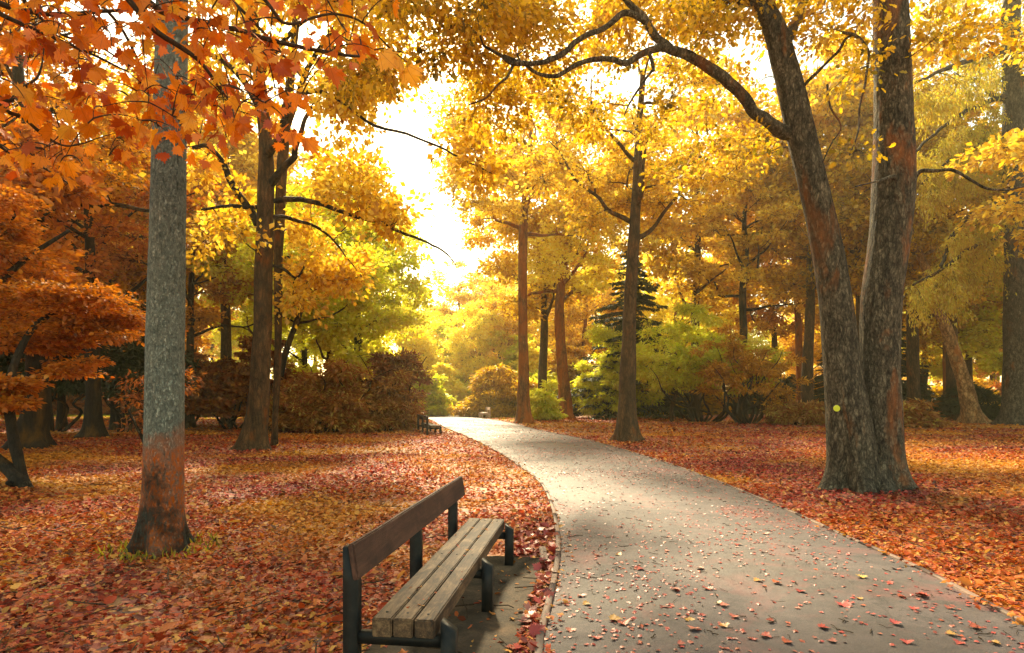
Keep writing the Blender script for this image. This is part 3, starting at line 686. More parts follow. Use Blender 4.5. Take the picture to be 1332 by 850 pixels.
def place(proto, px, Y, label, s=1.0, rz=0, leaf=None, bark=None, group=None, X=None, sz=None):
    c = copy_tree(proto); x = (px - CX) / F * Y if X is None else X
    c.location = (x, Y, float(hgt(np.array([x]), np.array([Y]))[0]) - .03); c.rotation_euler = (0, 0, rz); c.scale = (s, s, sz or s); c['label'] = label
    if group: c['group'] = group
    for ch in c.children:
        isl = ch.name.startswith(('crown', 'foliage')); mt = leaf if isl else bark
        if mt: ch.material_slots[0].link = 'OBJECT'; ch.material_slots[0].material = M[mt]
    return c

def pix(c): return CX + F * c[..., 0] / c[..., 1], HY - F * (c[..., 2] - EYE) / c[..., 1]
GAPX = [(130, 492, 548), (180, 486, 556), (240, 510, 568), (300, 535, 592), (350, 540, 604), (395, 550, 580)]
def ingap(c, mg=0):
    """is this spot in the open strip of sky above the path's line of sight"""
    c = np.asarray(c, float); x, y = pix(c); ys = [g[0] for g in GAPX]
    a = np.interp(y, ys, [g[1] for g in GAPX]); b = np.interp(y, ys, [g[2] for g in GAPX])
    return (c[..., 1] > 4) & (y > 130 - mg) & (y < 395) & (x > a - mg) & (x < b + mg)
def prune_gap(pos):
    r = np.random.default_rng(1).random(len(pos)); return ~(ingap(pos, 0) & (r < .74))

# ================================================================== 1 grey trunk on the left
rng = np.random.default_rng(11)
b0 = G(211, 722); gz = float(hgt(np.array([b0[0]]), np.array([b0[1]]))[0])
t1 = thing('tree', (b0[0], b0[1], gz), 'grey scaly trunk with orange algae low down standing alone in the leaves', 'tree')
p_, r_ = pxline([(211, 735, 62), (212, 690, 60), (213, 640, 56), (214, 560, 54), (215, 450, 52), (217, 350, 49), (219, 250, 47), (221, 150, 45), (224, 20, 43), (226, -180, 36), (224, -420, 26), (228, -700, 14)], b0[1])
r_ = r_ * .87; p_[0, 2] = gz - .1; p_, r_ = resample(p_, r_, 280)
g_ = Geo(); tube(g_, p_, r_, 110, barkdisp(3, gz, .75, .2, [(3, .35, 2.2), (5, .3, .4), (2, .25, 2.9)], rough=.03, fine=.014, vs=3)); g_.obj('trunk', M['bark_grey'], t1, t1.location)
limbs = grow_limbs(rng, None, 7, 6.6, 10.5, (2, 3.4), (p_, r_), up=.6); lg = Geo()
for a, b in limbs: tube(lg, a, b, 6)
cr = Crown([(p_[133:], r_[133:])] + limbs, rng); cr.geo = lg
for k in range(26):
    v = unit(rng.normal(size=3)) * rng.random() ** .4; cr.clump(p_[220] * [1, 1, 0] + [v[0] * 3, v[1] * 3 + .5, 9.3 + v[2] * 2.2], (.9, .9, .6), 12, 16, .02, .1)
cr.finish(t1, t1.location, M['bark_grey'], M['amber'], .16, T_diamond())

# ================================================================== 2 overhanging maple with big orange leaves
rng = np.random.default_rng(22)
mt = thing('maple_tree', (-5.6, 3.6, 0), 'overhanging maple with big orange lobed leaves on thin dark branches', 'tree')
p_, r_ = resample(np.array([[-5.6, 3.6, -.1], [-5.5, 3.6, 1.5], [-5.3, 3.7, 3.2], [-5.0, 3.9, 4.6], [-4.6, 4.2, 6.2], [-4.4, 4.4, 8]]), np.array([.26, .2, .17, .14, .1, .05]), 60)
g_ = Geo(); tube(g_, p_, r_, 24, barkdisp(8, 0, .6, .25, rough=.05)); g_.obj('trunk', M['bark_dark'], mt, mt.location)
BR = [  # branches: (px, py, width px) and depth
    ([(-120, -60, 15), (0, 5, 10), (40, 14, 8), (85, 19, 7), (130, 15, 6), (178, 12, 4)], 4.6),
    ([(-100, -40, 13), (0, 18, 8), (50, 40, 6), (100, 62, 5), (135, 78, 4), (165, 92, 2.5)], 4.4),
    ([(60, -120, 16), (165, -5, 10), (200, 37, 9), (235, 62, 8), (262, 82, 6), (285, 115, 4.5), (305, 140, 3)], 4.2),
    ([(70, -120, 16), (190, 0, 11), (235, 21, 9), (300, 37, 8), (375, 57, 7), (444, 72, 5), (468, 74, 4)], 4.5),
    ([(-80, 60, 12), (0, 138, 7), (32, 154, 6), (60, 178, 5), (85, 190, 3), (110, 188, 2)], 4.3),
    ([(-90, 40, 12), (0, 128, 6), (25, 116, 5), (50, 100, 3.5), (58, 60, 2)], 4.1),
    ([(-60, -100, 14), (30, 0, 7), (75, 42, 4), (120, 56, 3.5), (165, 82, 2.5)], 4.9),
    ([(250, -120, 12), (345, 0, 6), (375, 30, 5), (430, 18, 4), (470, 30, 3.4), (505, 60, 2.2), (530, 80, 1.5)], 4.2),
    ([(170, -110, 12), (280, -20, 6), (330, 30, 5), (360, 60, 4), (390, 100, 3)], 5.2),
    ([(-60, 120, 10), (0, 190, 5), (50, 215, 3.5), (90, 240, 2)], 5.0),
    ([(20, -130, 14), (110, -20, 7), (160, 40, 5), (190, 110, 4), (205, 165, 2.5)], 5.2),
]
skel = []
hub = np.array([-4.6, 4.2, 6.0])
for pts, Y in BR:
    q_, rr = pxline(pts, Y, np.linspace(-.35, .35, len(pts))); st = p_[int(np.clip(np.argmin(np.linalg.norm(p_ - (q_[0] + np.array([0, 0, -.3])), axis=1)), 20, 57))]
    q_ = np.vstack([st, q_]); rr = np.concatenate([[rr[0] * 1.5], rr * .8])
    q2, r2 = resample(q_, rr, 40); q2[8:] += .012 * np.stack([fbm(q2[8:] * 5, 2, s) for s in (1, 2, 3)], -1)
    g_ = Geo(); tube(g_, q2, r2, 8); g_.obj('branch', M['twig'], mt, mt.location); skel.append((q2[14:], r2[14:]))
SN = np.concatenate([a for a, b in skel]); tg = Geo(); stems = Geo(); LV = []
zones = [((0, 360), (-40, 60), 165), ((0, 380), (50, 150), 145), ((0, 300), (120, 215), 66), ((180, 400), (90, 190), 54), ((360, 470), (-20, 90), 36), ((0, 120), (200, 245), 7), ((-260, 0), (-60, 240), 40), ((0, 400), (-170, -40), 60)]
for (xa, xb), (ya, yb), n in zones:
    for k in range(n):
        c_ = P(rng.uniform(xa, xb), rng.uniform(ya, yb), rng.uniform(3.7, 5.6))
        LV.append((c_, 0))
LV += [(P(480, 32, 4.15), 1), (P(487, 72, 4.1), 1), (P(516, 75, 4.1), 1), (P(531, 92, 4.1), 1), (P(467, 60, 4.2), 1), (P(504, 4, 4.2), 1), (P(425, 40, 4.2), 1), (P(428, 95, 4.3), 1), (P(22, 200, 4.1), 1), (P(68, 232, 4.3), 1), (P(352, 160, 4.3), 0), (P(212, 162, 4.2), 0), (P(246, 178, 4.1), 0)]
TV, TF = T_maple(); variants = []
for v in range(6):
    r6 = np.random.default_rng(100 + v); V = TV.copy(); V[:, 0] *= r6.uniform(.85, 1.1); V[1:] += r6.normal(0, .022, V[1:].shape) * [1, 1, 0]
    curl = r6.uniform(-1.0, 1.1); V[:, 2] += curl * V[:, 0] ** 2 - r6.uniform(-.2, .9) * np.clip(V[:, 1] - .3, 0, 1) ** 2 + r6.uniform(-.2, .2) * V[:, 0] * V[:, 1]
    # a denser fan: middle ring keeps creases along the main veins
    rim = V[1:]; mid = V[0] + (rim - V[0]) * .5; mid[:, 2] += .02 * np.cos(np.arange(len(rim)) * math.pi); nR = len(rim)
    V2 = np.vstack([V[0:1], mid, rim]); T_ = [[0, 1 + i, 1 + (i + 1) % nR] for i in range(nR)]; Q_ = [[1 + i, 1 + nR + i, 1 + nR + (i + 1) % nR, 1 + (i + 1) % nR] for i in range(nR)]
    me = mesh_from('leaf', V2, [np.array(T_), np.array(Q_)], None, False, {'tint': np.full(len(V2), [.12, .3, .45, .6, .75, .9][v])}); me.materials.append(M['mapleleaf']); variants.append(me)
from mathutils import Matrix, Vector
order = []
for c_, fix in LV:
    i = int(np.argmin(np.linalg.norm(SN - c_, axis=1))); a = SN[i]; L = np.linalg.norm(c_ - a)
    if L > .9: c_ = a + (c_ - a) * .9 / L; L = .9
    tipp = c_ + np.array([0, 0, rng.uniform(.03, .08)])
    if L > .12:
        mid = (a + tipp) / 2 + rng.normal(0, .06 * L, 3) + [0, 0, .05]; t = np.linspace(0, 1, 7)[:, None]
        br = (1 - t) ** 2 * a + 2 * t * (1 - t) * mid + t ** 2 * tipp; tube(tg, br, np.linspace(.0055, .002, 7), 4); SN = np.vstack([SN, br[1:]])
    order.append((tipp, fix))
recs = []
for tipp, fix in order:
    m_ = 1 if fix else rng.integers(1, 3)
    for j in range(m_):
        dr = unit(np.array([rng.normal(0, .6), rng.normal(0, .5), -rng.uniform(.3, 1.1)])); pl = rng.uniform(.03, .09); lp = tipp + dr * pl * np.array([1, 1, .6])
        if fix: dr = unit(np.array([rng.normal(.25, .35), rng.normal(0, .15), -1]))
        nr = unit(np.array([rng.normal(0, .8), -rng.uniform(-.2, 1.2), rng.uniform(-.1, 1.2)])); s_ = rng.uniform(.08, .14) if not fix else rng.uniform(.14, .175)
        tube(stems, np.array([tipp, (tipp + lp) / 2 + [0, 0, .008], lp]), np.array([.0018, .0014, .0012]), 3)
        recs.append((lp, dr, nr, s_))
recs.sort(key=lambda r: -r[3] / r[0][1] * (1 if pix(r[0])[0] > -20 and pix(r[0])[1] > -30 else .1))
def leafmatrix(lp, a, n_, s_):
    a = unit(a); b = unit(np.cross(a, n_)); c = np.cross(b, a)
    return Matrix(((b[0] * s_, a[0] * s_, c[0] * s_, lp[0]), (b[1] * s_, a[1] * s_, c[1] * s_, lp[1]), (b[2] * s_, a[2] * s_, c[2] * s_, lp[2]), (0, 0, 0, 1)))
off = np.array([-5.6, 3.6, 0])
for lp, a, n_, s_ in recs[:298]:
    o = bpy.data.objects.new('leaf', variants[rng.integers(0, 6)]); COL.objects.link(o); o.parent = mt; o.matrix_basis = leafmatrix(lp - off, a, n_, s_)
rest = recs[298:]
me = leaves_mesh('foliage', np.array([r[0] for r in rest]), np.array([r[1] for r in rest]), np.array([r[2] for r in rest]), np.array([r[3] for r in rest]), rng.random(len(rest)), T_maple(), off)
tag(link('foliage', me, M['maple'], mt), kind='stuff'); tag(tg.obj('twigs', M['twig'], mt, off), kind='stuff'); tag(stems.obj('leaf_stalks', M['maple'], mt, off), kind='stuff')

# ================================================================== 3 double-stemmed oak on the right
rng = np.random.default_rng(33)
YO = 11.2; ob = G(1126, 634); gz = float(hgt(np.array([ob[0]]), np.array([ob[1]]))[0])
oak = thing('oak_tree', (ob[0], ob[1], gz), 'massive tree forking near the ground into two thick ridged stems beside the path', 'tree'); off = np.array([ob[0], ob[1], gz])
lobes = [(4, .38, .3), (7, .25, 1.2), (2, .2, 1.0), (3, .2, 2.2)]
pa, ra = pxline([(1116, 650, 66), (1112, 610, 62), (1107, 570, 60), (1102, 530, 54), (1096, 480, 47), (1087, 390, 42), (1071, 300, 39), (1054, 225, 37), (1041, 170, 37), (1030, 120, 35), (1018, 75, 32), (1010, 45, 30), (992, 0, 24), (975, -60, 20), (960, -160, 15), (955, -300, 8)], YO, np.zeros(16) - .03)
pb, rb = pxline([(1142, 650, 70), (1142, 610, 62), (1143, 560, 58), (1143, 510, 54), (1144, 479, 51), (1147, 389, 50), (1158, 300, 51), (1163, 225, 53), (1162, 150, 47), (1160, 75, 45), (1158, 0, 42), (1152, -120, 36), (1160, -260, 26), (1150, -420, 12)], YO, np.zeros(14) + .03)
pa[0, 2] = pb[0, 2] = gz - .12
for nm, (q_, rr), ph in (('stem', (pa, ra), 0.2), ('stem', (pb, rb), 1.7)):
    q2, r2 = resample(q_, rr * .94, 320); g_ = Geo(); tube(g_, q2, r2, 120, barkdisp(31 + int(ph * 10), gz, .7, .34, [(4, .45, .3 + ph), (7, .2, 1.2), (3, .3, 2.2 + ph)], rough=.045, fine=.02, vs=2.2)); g_.obj(nm, M['bark_oak'] if ph < 1 else M['bark_oak_stained'], oak, off)
    if nm == 'stem' and ph < 1: SA = (q2, r2)
    else: SB = (q2, r2)
LB = [([(1036, 176, 24), (1012, 168, 19), (990, 152, 17), (970, 130, 16), (950, 110, 16), (920, 86, 15), (888, 68, 14), (866, 62, 12), (845, 66, 10), (815, 82, 9), (790, 76, 8), (764, 80, 7), (744, 87, 7), (722, 100, 6), (700, 97, 5), (678, 82, 4), (655, 72, 3)], [0, -.1, -.2, -.3, -.4, -.5, -.6, -.7, -.8, -.9, -1, -1, -1.1, -1.1, -1.2, -1.2, -1.3]),
      ([(872, 63, 12), (852, 45, 12), (836, 22, 11), (820, 5, 9), (795, -25, 8), (760, -60, 6), (720, -100, 4)], [-.65, -.7, -.8, -.9, -1, -1, -1]),
      ([(845, 30, 10), (815, 18, 9), (784, 37, 8), (768, 44, 8), (754, 52, 8), (735, 68, 8), (719, 78, 8), (700, 82, 7), (669, 83, 7), (650, 72, 5), (629, 60, 4)], [-.75, -.9, -1, -1.1, -1.1, -1.2, -1.2, -1.3, -1.3, -1.4, -1.4]),
      ([(1016, 70, 17), (1030, 40, 15), (1042, 10, 12), (1050, -40, 9), (1060, -100, 6)], [0, .2, .3, .4, .5]),
      ([(1000, 40, 15), (985, 10, 14), (965, -20, 12), (930, -60, 8), (900, -100, 5)], [0, -.3, -.5, -.7, -.9]),
      ([(990, 5, 12), (930, 0, 8), (900, -18, 7), (860, -30, 5), (800, -60, 4)], [-.1, -.3, -.6, -1, -1.3]),
      ([(844, 68, 6), (850, 90, 5), (846, 95, 4), (822, 130, 3), (812, 150, 2)], [-.9, -1, -1, -1, -1]),
      ([(1040, 120, 5), (1062, 95, 4.5), (1090, 68, 4), (1100, 52, 3.5), (1112, 45, 3)], [-.1, -.4, -.6, -.8, -.9]),
      ([(1096, 42, 4), (1118, 50, 4), (1130, 70, 3.6), (1128, 100, 3.4), (1122, 125, 3.2), (1118, 145, 3), (1116, 175, 2.6), (1104, 205, 2)], [-.9, -.9, -.9, -.9, -.9, -.9, -.9, -.9]),
      ([(1076, 110, 3), (1080, 140, 2.8), (1094, 165, 2.5), (1080, 190, 2), (1068, 215, 1.5)], [-.8] * 5),
      ([(1164, 230, 6), (1140, 236, 3), (1112, 243, 2)], [-.3, -.6, -.9]),
      ([(1186, 260, 8), (1193, 227, 6), (1215, 222, 5), (1238, 222, 4.6), (1262, 234, 4), (1283, 245, 3.6), (1308, 247, 3), (1335, 243, 2.6), (1370, 236, 2)], [.2, .2, .1, 0, -.1, -.2, -.3, -.3, -.4]),
      ([(1150, -60, 22), (1185, -120, 16), (1230, -160, 10), (1290, -190, 6)], [.1, .2, .3, .3]),
      ([(668, 84, 4), (660, 100, 4), (650, 108, 3.5), (632, 128, 3), (610, 137, 2)], [-1.3] * 5)]
skel = [(SA[0][115:], SA[1][115:]), (SB[0][150:], SB[1][150:])]
for pts, dy in LB:
    q_, rr = pxline(pts, YO, dy); q2, r2 = resample(q_, rr * .88, 10 * len(pts) // 2 + 16)
    q2[3:] += (.35 * r2[3:, None] + .012) * np.stack([fbm(q2[3:] * 3.2, 2, s) for s in (1, 2, 3)], -1)
    g_ = Geo(); tube(g_, q2, r2, 14, lambda a, th, s_: 1 + .16 * fbm(a * 7, 2, 4)); g_.obj('limb', M['bark_oak'], oak, off)
    if pts[0][0] not in (1164,): skel.append((q2, r2))
cr = Crown(skel, rng)
def boxclumps(cr, rng, n, x0, x1, y0, y1, Y0, Y1, rad=(.55, .85), ntw=13, nlf=22, thick=.014, spread=.1, test=None, **kw):
    L_ = []
    for k in range(n):
        c_ = P(rng.uniform(x0, x1), rng.uniform(y0, y1), rng.uniform(Y0, Y1))
        if ingap(c_, 10) or (test and test(c_)): continue
        L_.append(c_)
    L_.sort(key=lambda c: np.linalg.norm(cr.nodes - c, axis=1).min())
    for c_ in L_:
        r = rng.uniform(*rad); cr.clump(c_, (r, r, r * .65), ntw, nlf, thick, spread, **kw)
boxclumps(cr, rng, 30, 600, 1010, -20, 50, 10.3, 14, nlf=27)
boxclumps(cr, rng, 16, 600, 860, 60, 170, 10.8, 13, ntw=12, nlf=16)
boxclumps(cr, rng, 8, 870, 1000, 90, 230, 10.5, 13, ntw=8, nlf=13)
boxclumps(cr, rng, 14, 470, 640, -40, 90, 8.5, 11, ntw=12, nlf=18)
boxclumps(cr, rng, 9, 440, 640, 75, 135, 9.5, 12, rad=(.4, .6), ntw=10, nlf=14)
boxclumps(cr, rng, 10, 1060, 1140, 0, 200, 10, 11, rad=(.35, .5), ntw=6, nlf=9)
boxclumps(cr, rng, 12, 1170, 1400, -60, 70, 10, 13)
boxclumps(cr, rng, 8, 1000, 1120, -40, 40, 10, 13, ntw=10)
boxclumps(cr, rng, 50, 440, 1350, -420, -30, 8.5, 14, rad=(.8, 1.1), nlf=16)
cr.finish(oak, off, M['bark_oak'], M['oak'], .112, T_lobed(), prune=prune_gap)
# the round yellow tag nailed to the left stem
m, nt = newmat('yellow tag'); p = N(nt, 'ShaderNodeBsdfPrincipled'); p.inputs['Base Color'].default_value = lin('#c8d020'); p.inputs['Roughness'].default_value = .5
o = N(nt, 'ShaderNodeOutputMaterial'); nt.links.new(p.outputs[0], o.inputs[0]); M['tag'] = m
import bmesh
bm = bmesh.new(); bmesh.ops.create_cone(bm, cap_ends=True, segments=24, radius1=.055, radius2=.052, depth=.012)
me = bpy.data.meshes.new('trunk_tag'); bm.to_mesh(me); bm.free()
tgp = P(1088.5, 531.5, YO - .12 - .405); to = link('trunk_tag', me, M['tag']); to.location = tgp; to.rotation_euler = (math.radians(90), 0, math.radians(-14))
tag(to, 'small round yellow tag fixed to the left stem of the forked tree', 'tag')

# ================================================================== 4 twin-stemmed tree, left middle
rng = np.random.default_rng(44)
YT = 19.2; tb = G(329, 586); gz = float(hgt(np.array([tb[0]]), np.array([tb[1]]))[0]); off = np.array([tb[0], tb[1], gz])
tw = thing('tree', off, 'tall ridged brown tree with two close stems and wide reaching limbs left of the bushes', 'tree')
qa, ra = pxline([(329, 592, 34), (331, 570, 31), (335, 540, 27), (339, 480, 24), (342, 420, 23), (343, 350, 22), (345, 290, 21), (346, 245, 20), (346, 200, 18), (343, 150, 16), (336, 90, 14), (330, 20, 12), (326, -80, 9), (330, -180, 5)], YT)
qb, rb = pxline([(357, 572, 8), (358, 545, 7), (361, 480, 9), (362, 420, 9), (362, 340, 11), (364, 280, 13), (366, 230, 13), (371, 170, 13), (376, 120, 11), (384, 40, 9), (392, -50, 7), (396, -150, 4)], YT + 1.6)
qa[0, 2] = gz - .1; qb[0, 2] = gz - .15
skel = []
for nm, q_, rr, fl in (('stem', qa, ra, .9), ('stem', qb, rb, .6)):
    q2, r2 = resample(q_, rr, 160); g_ = Geo(); tube(g_, q2, r2, 48, barkdisp(41, gz, fl, .35, [(4, .3, 1.0), (3, .3, 2.2)], rough=.1, fine=.03, vs=2.5)); g_.obj(nm, M['bark_brown'], tw, off); skel.append((q2[60:], r2[60:]))
LB = [([(336, 292, 12), (324, 272, 10), (308, 250, 9), (295, 224, 8), (283, 202, 7), (268, 190, 6), (250, 192, 5)], [0, 0, -.3, -.5, -.8, -1, -1.2]),
      ([(352, 240, 11), (362, 228, 10), (374, 216, 9), (383, 205, 8), (385, 195, 7), (392, 170, 6), (405, 140, 4)], [0, -.4, -.6, -.8, -1, -1, -1]),
      ([(358, 262, 8), (385, 258, 7), (415, 266, 6), (445, 276, 5.5), (480, 286, 5), (510, 298, 4), (545, 312, 3.2), (575, 326, 2.5), (592, 345, 1.5)], [0, -.5, -1, -1, -1.4, -1.6, -2, -2.2, -2.4]),
      ([(340, 270, 6), (310, 268, 5), (285, 270, 4), (262, 272, 3)], [0, -.4, -.8, -1]),
      ([(352, 282, 7), (380, 285, 5), (405, 292, 4), (430, 310, 3), (450, 335, 2), (470, 360, 1.5)], [0, .5, 1, 1.4, 1.6, 1.8]),
      ([(350, 345, 5), (370, 350, 4), (385, 360, 3), (395, 345, 2)], [0, .3, .6, .8]),
      ([(346, 205, 12), (362, 180, 10), (372, 150, 8), (400, 120, 6), (440, 130, 5), (480, 160, 4), (530, 172, 3.4), (570, 190, 3), (600, 208, 2.4), (640, 226, 1.8)], [0, -.8, -1.2, -1.6, -2, -2.4, -3, -3.4, -3.6, -4]),
      ([(344, 150, 10), (320, 110, 8), (290, 80, 6), (240, 60, 4), (200, 50, 3)], [0, .4, .8, 1, 1.2]),
      ([(372, 170, 9), (400, 90, 7), (440, 30, 6), (480, -20, 4)], [1.6, 1.2, 1, 1]),
      ([(338, 100, 8), (370, 50, 6), (420, 10, 5), (470, -10, 3)], [0, -.5, -1, -1.4])]
for pts, dy in LB:
    q_, rr = pxline(pts, YT, dy); q2, r2 = resample(q_, rr, 34); q2[3:] += .07 * np.stack([fbm(q2[3:] * 1.6, 3, s) for s in (1, 2, 3)], -1)
    g_ = Geo(); tube(g_, q2, r2, 8, lambda a, th, s_: 1 + .15 * fbm(a * 4, 2, 4)); g_.obj('limb', M['bark_dark'], tw, off); skel.append((q2, r2))
cr = Crown(skel, rng)
kw = dict(rad=(.9, 1.3), ntw=14, nlf=22, thick=.024, spread=.17)
boxclumps(cr, rng, 36, 250, 520, -60, 130, 16, 23, **kw)
boxclumps(cr, rng, 12, 390, 530, 220, 300, 17, 22, **kw)
boxclumps(cr, rng, 8, 390, 500, 120, 220, 17, 21, rad=(.6, .9), ntw=8, nlf=12, thick=.02, spread=.15)
boxclumps(cr, rng, 9, 560, 650, 170, 240, 15, 17, rad=(.5, .8), ntw=9, nlf=12, thick=.02, spread=.14)
boxclumps(cr, rng, 12, 245, 330, 180, 330, 17, 22, rad=(.7, 1.0), ntw=9, nlf=14, thick=.02, spread=.15)
boxclumps(cr, rng, 36, 100, 560, -330, -60, 15, 24, **kw)
boxclumps(cr, rng, 10, 380, 470, 300, 400, 20, 23, **kw)
cr.finish(tw, off, M['bark_dark'], M['gold'], .2, T_diamond(), prune=prune_gap)

# ================================================================== 5 trees standing in the middle distance, each with its own trunk line
def linetree(name, label, pts, Y, seed, H, **kw):
    b_ = pts[0]; x = (b_[0] - CX) / F * Y; q_, rr = pxline(pts, Y)
    return generic_tree(name, label, 'tree', (x, Y), seed, H=H, trunkline=(q_, rr), **kw)
sk = lambda c: bool(ingap(c, 16))
linetree('tree', 'slender mossy trunk leaning right, next to the path edge at mid distance', [(816, 577, 30), (816, 545, 24), (816, 500, 22), (818, 440, 18), (820, 380, 16), (824, 320, 15), (829, 230, 12), (832, 160, 9), (836, 100, 7)], 23.2, 51, 15.5, crown_r=4.6, crown_z=(.5, 1.02), n_cl=58, leaf='gold', size=.19, skip=sk, bark='bark_brown', cl_r=(.9, 1.4), prune=prune_gap, seg=28)
linetree('tree', 'straight orange brown trunk where the path bends away', [(682, 551, 22), (681, 530, 18), (681, 480, 14), (680, 420, 12), (680, 340, 12), (681, 290, 11), (684, 250, 8), (690, 180, 5)], 38.5, 52, 21, crown_r=6.0, crown_z=(.56, 1.06), n_cl=64, leaf='gold', size=.26, skip=sk, bark='bark_red', cl_r=(1.2, 1.8), prune=prune_gap, seg=24, spread=.22)
linetree('tree', 'curved forked orange trunk with bright yellow crown behind the straight one', [(737, 545, 20), (735, 520, 17), (731, 470, 14), (728, 420, 13), (728, 390, 12), (733, 350, 10), (742, 310, 8), (748, 260, 6), (750, 210, 4)], 46, 53, 15.5, crown_r=5.8, crown_z=(.60, 1.08), n_cl=46, leaf='lemon', size=.3, skip=sk, bark='bark_red', cl_r=(1.2, 1.8), prune=prune_gap, seg=20, spread=.24)
linetree('tree', 'thick rough trunk at the right border with drooping conifer boughs', [(1321, 556, 30), (1320, 530, 26), (1320, 460, 25), (1321, 350, 25), (1319, 250, 24), (1318, 150, 23), (1316, 60, 20), (1316, -60, 16)], 35, 54, 30, crown_r=5.5, crown_z=(.6, 1.0), n_cl=40, leaf='larch', size=.2, bark='bark_oak', cl_r=(1.2, 1.8), seg=36, hang=1.2)
linetree('birch_tree', 'leaning pale orange trunk with dark patches right of the big fork', [(1268, 553, 26), (1262, 530, 20), (1255, 500, 17), (1245, 470, 15), (1232, 430, 14), (1219, 400, 12), (1208, 360, 10), (1196, 330, 9), (1184, 300, 8), (1172, 250, 6)], 37, 55, 17, crown_r=4.5, crown_z=(.6, 1.03), n_cl=36, leaf='oak', size=.26, bark='bark_pale', cl_r=(1.2, 1.7), seg=24, spread=.2)
linetree('tree', 'black gnarled thick trunk at left under orange layered foliage', [(40, 590, 46), (42, 560, 34), (50, 520, 28), (48, 470, 24), (44, 400, 22), (45, 300, 22), (42, 230, 20), (34, 180, 16), (24, 100, 12), (20, 0, 9)], 20, 56, 15, crown_r=5, crown_z=(.5, 1.03), n_cl=54, leaf='amber', size=.2, bark='bark_dark', cl_r=(1.0, 1.4), seg=24)
linetree('tree', 'dark straight trunk with flared foot right of the gnarled one', [(119, 574, 30), (121, 555, 21), (122, 510, 17), (121, 450, 15), (118, 350, 12), (116, 250, 9)], 24.5, 57, 13, crown_r=4.6, crown_z=(.45, 1.0), n_cl=46, leaf='orange', size=.22, bark='bark_dark', seg=24)
linetree('tree', 'thin dark trunk farther back at left with lawn behind', [(80, 562, 13), (80, 540, 10), (80, 500, 9), (78, 420, 8), (80, 300, 6)], 31, 58, 13, crown_r=4.2, crown_z=(.4, 1.0), n_cl=40, leaf='orange', size=.24, bark='bark_dark', seg=14)
linetree('tree', 'tree with dark upward forking limbs against the glowing left sky', [(150, 556, 12), (150, 500, 11), (146, 420, 10), (134, 330, 10), (132, 292, 9), (140, 262, 7), (152, 235, 5), (160, 200, 3)], 30, 59, 13.5, crown_r=5, crown_z=(.62, 1.1), n_cl=26, ntw=9, nlf=12, leaf='gold', size=.22, bark='bark_dark', seg=14, nl=10)
linetree('tree', 'narrow dark trunk just right of the big grey one', [(246, 556, 15), (246, 530, 11), (247, 480, 9), (248, 400, 8), (250, 320, 6)], 31.5, 60, 14, crown_r=4.5, crown_z=(.35, 1.0), n_cl=50, leaf='amber', size=.25, bark='bark_dark', seg=14)
linetree('tree', 'dark leaning trunk behind the double stem at left', [(353, 560, 10), (358, 520, 10), (366, 480, 9), (376, 445, 8), (392, 400, 7), (400, 340, 6)], 30, 61, 12.5, crown_r=4.6, crown_z=(.42, 1.0), n_cl=46, leaf='lime', size=.25, bark='bark_dark', seg=14, skip=sk, prune=prune_gap)
linetree('tree', 'straight brown trunk seen through the gap right of the big fork', [(1189, 527, 18), (1188, 490, 15), (1187, 430, 14), (1186, 350, 12), (1186, 260, 9)], 44, 62, 17, crown_r=5, crown_z=(.42, 1.0), n_cl=46, leaf='oak', size=.28, bark='bark_brown', seg=16)
linetree('tree', 'slim orange trunk left of the leaning pale one', [(1232, 535, 10), (1231, 500, 8), (1230, 440, 7), (1229, 350, 6)], 50, 63, 17, crown_r=4.6, crown_z=(.4, 1.0), n_cl=40, leaf='gold', size=.3, bark='bark_red', seg=12)
linetree('tree', 'thin reddish trunk among bushes just left of the big fork', [(1042, 512, 10), (1040, 470, 9), (1038, 420, 8), (1034, 340, 7), (1032, 280, 5)], 47, 64, 18, crown_r=5.2, crown_z=(.45, 1.03), n_cl=46, leaf='gold', size=.28, bark='bark_red', seg=12)
linetree('tree', 'gnarled dark limbed tree rising over the lime shrubs', [(966, 535, 12), (967, 440, 10), (966, 380, 9), (970, 330, 8), (968, 290, 6), (972, 240, 4)], 42, 65, 16.5, crown_r=5.4, crown_z=(.5, 1.1), n_cl=40, leaf='gold', size=.27, bark='bark_dark', seg=12, nl=12)

# drooping boughs of the right-hand conifer
rng = np.random.default_rng(71); root = [o for o in COL.objects if o.get('label', '').startswith('thick rough trunk')][0]; off = np.array(root.location)
skel = []
for pts, dy in [([(1312, 66, 8), (1275, 74, 7), (1238, 87, 6), (1210, 98, 4), (1190, 110, 3)], [0, -3, -6, -8, -9]), ([(1308, 125, 7), (1270, 138, 6), (1238, 155, 5), (1210, 178, 4), (1185, 205, 3)], [0, -2, -4, -5, -6]),
                ([(1308, 262, 8), (1285, 270, 7), (1268, 277, 7), (1250, 292, 6), (1238, 310, 6), (1230, 330, 5), (1222, 348, 4)], [0, -2, -4, -5, -6, -6, -7]), ([(1310, 300, 8), (1280, 315, 6), (1258, 326, 5), (1225, 350, 4), (1188, 372, 3)], [0, -3, -5, -7, -8]),
                ([(1310, 180, 7), (1270, 190, 5), (1240, 205, 4), (1200, 240, 3)], [0, -2, -5, -6])]:
    q_, rr = pxline(pts, 34, dy); q2, r2 = resample(q_, rr, 30); q2[3:] += .1 * np.stack([fbm(q2[3:] * 1.2, 2, s) for s in (1, 2, 3)], -1); g_ = Geo(); tube(g_, q2, r2, 7); g_.obj('bough', M['bark_dark'], root, off); skel.append((q2, r2))
cr = Crown(skel, rng)
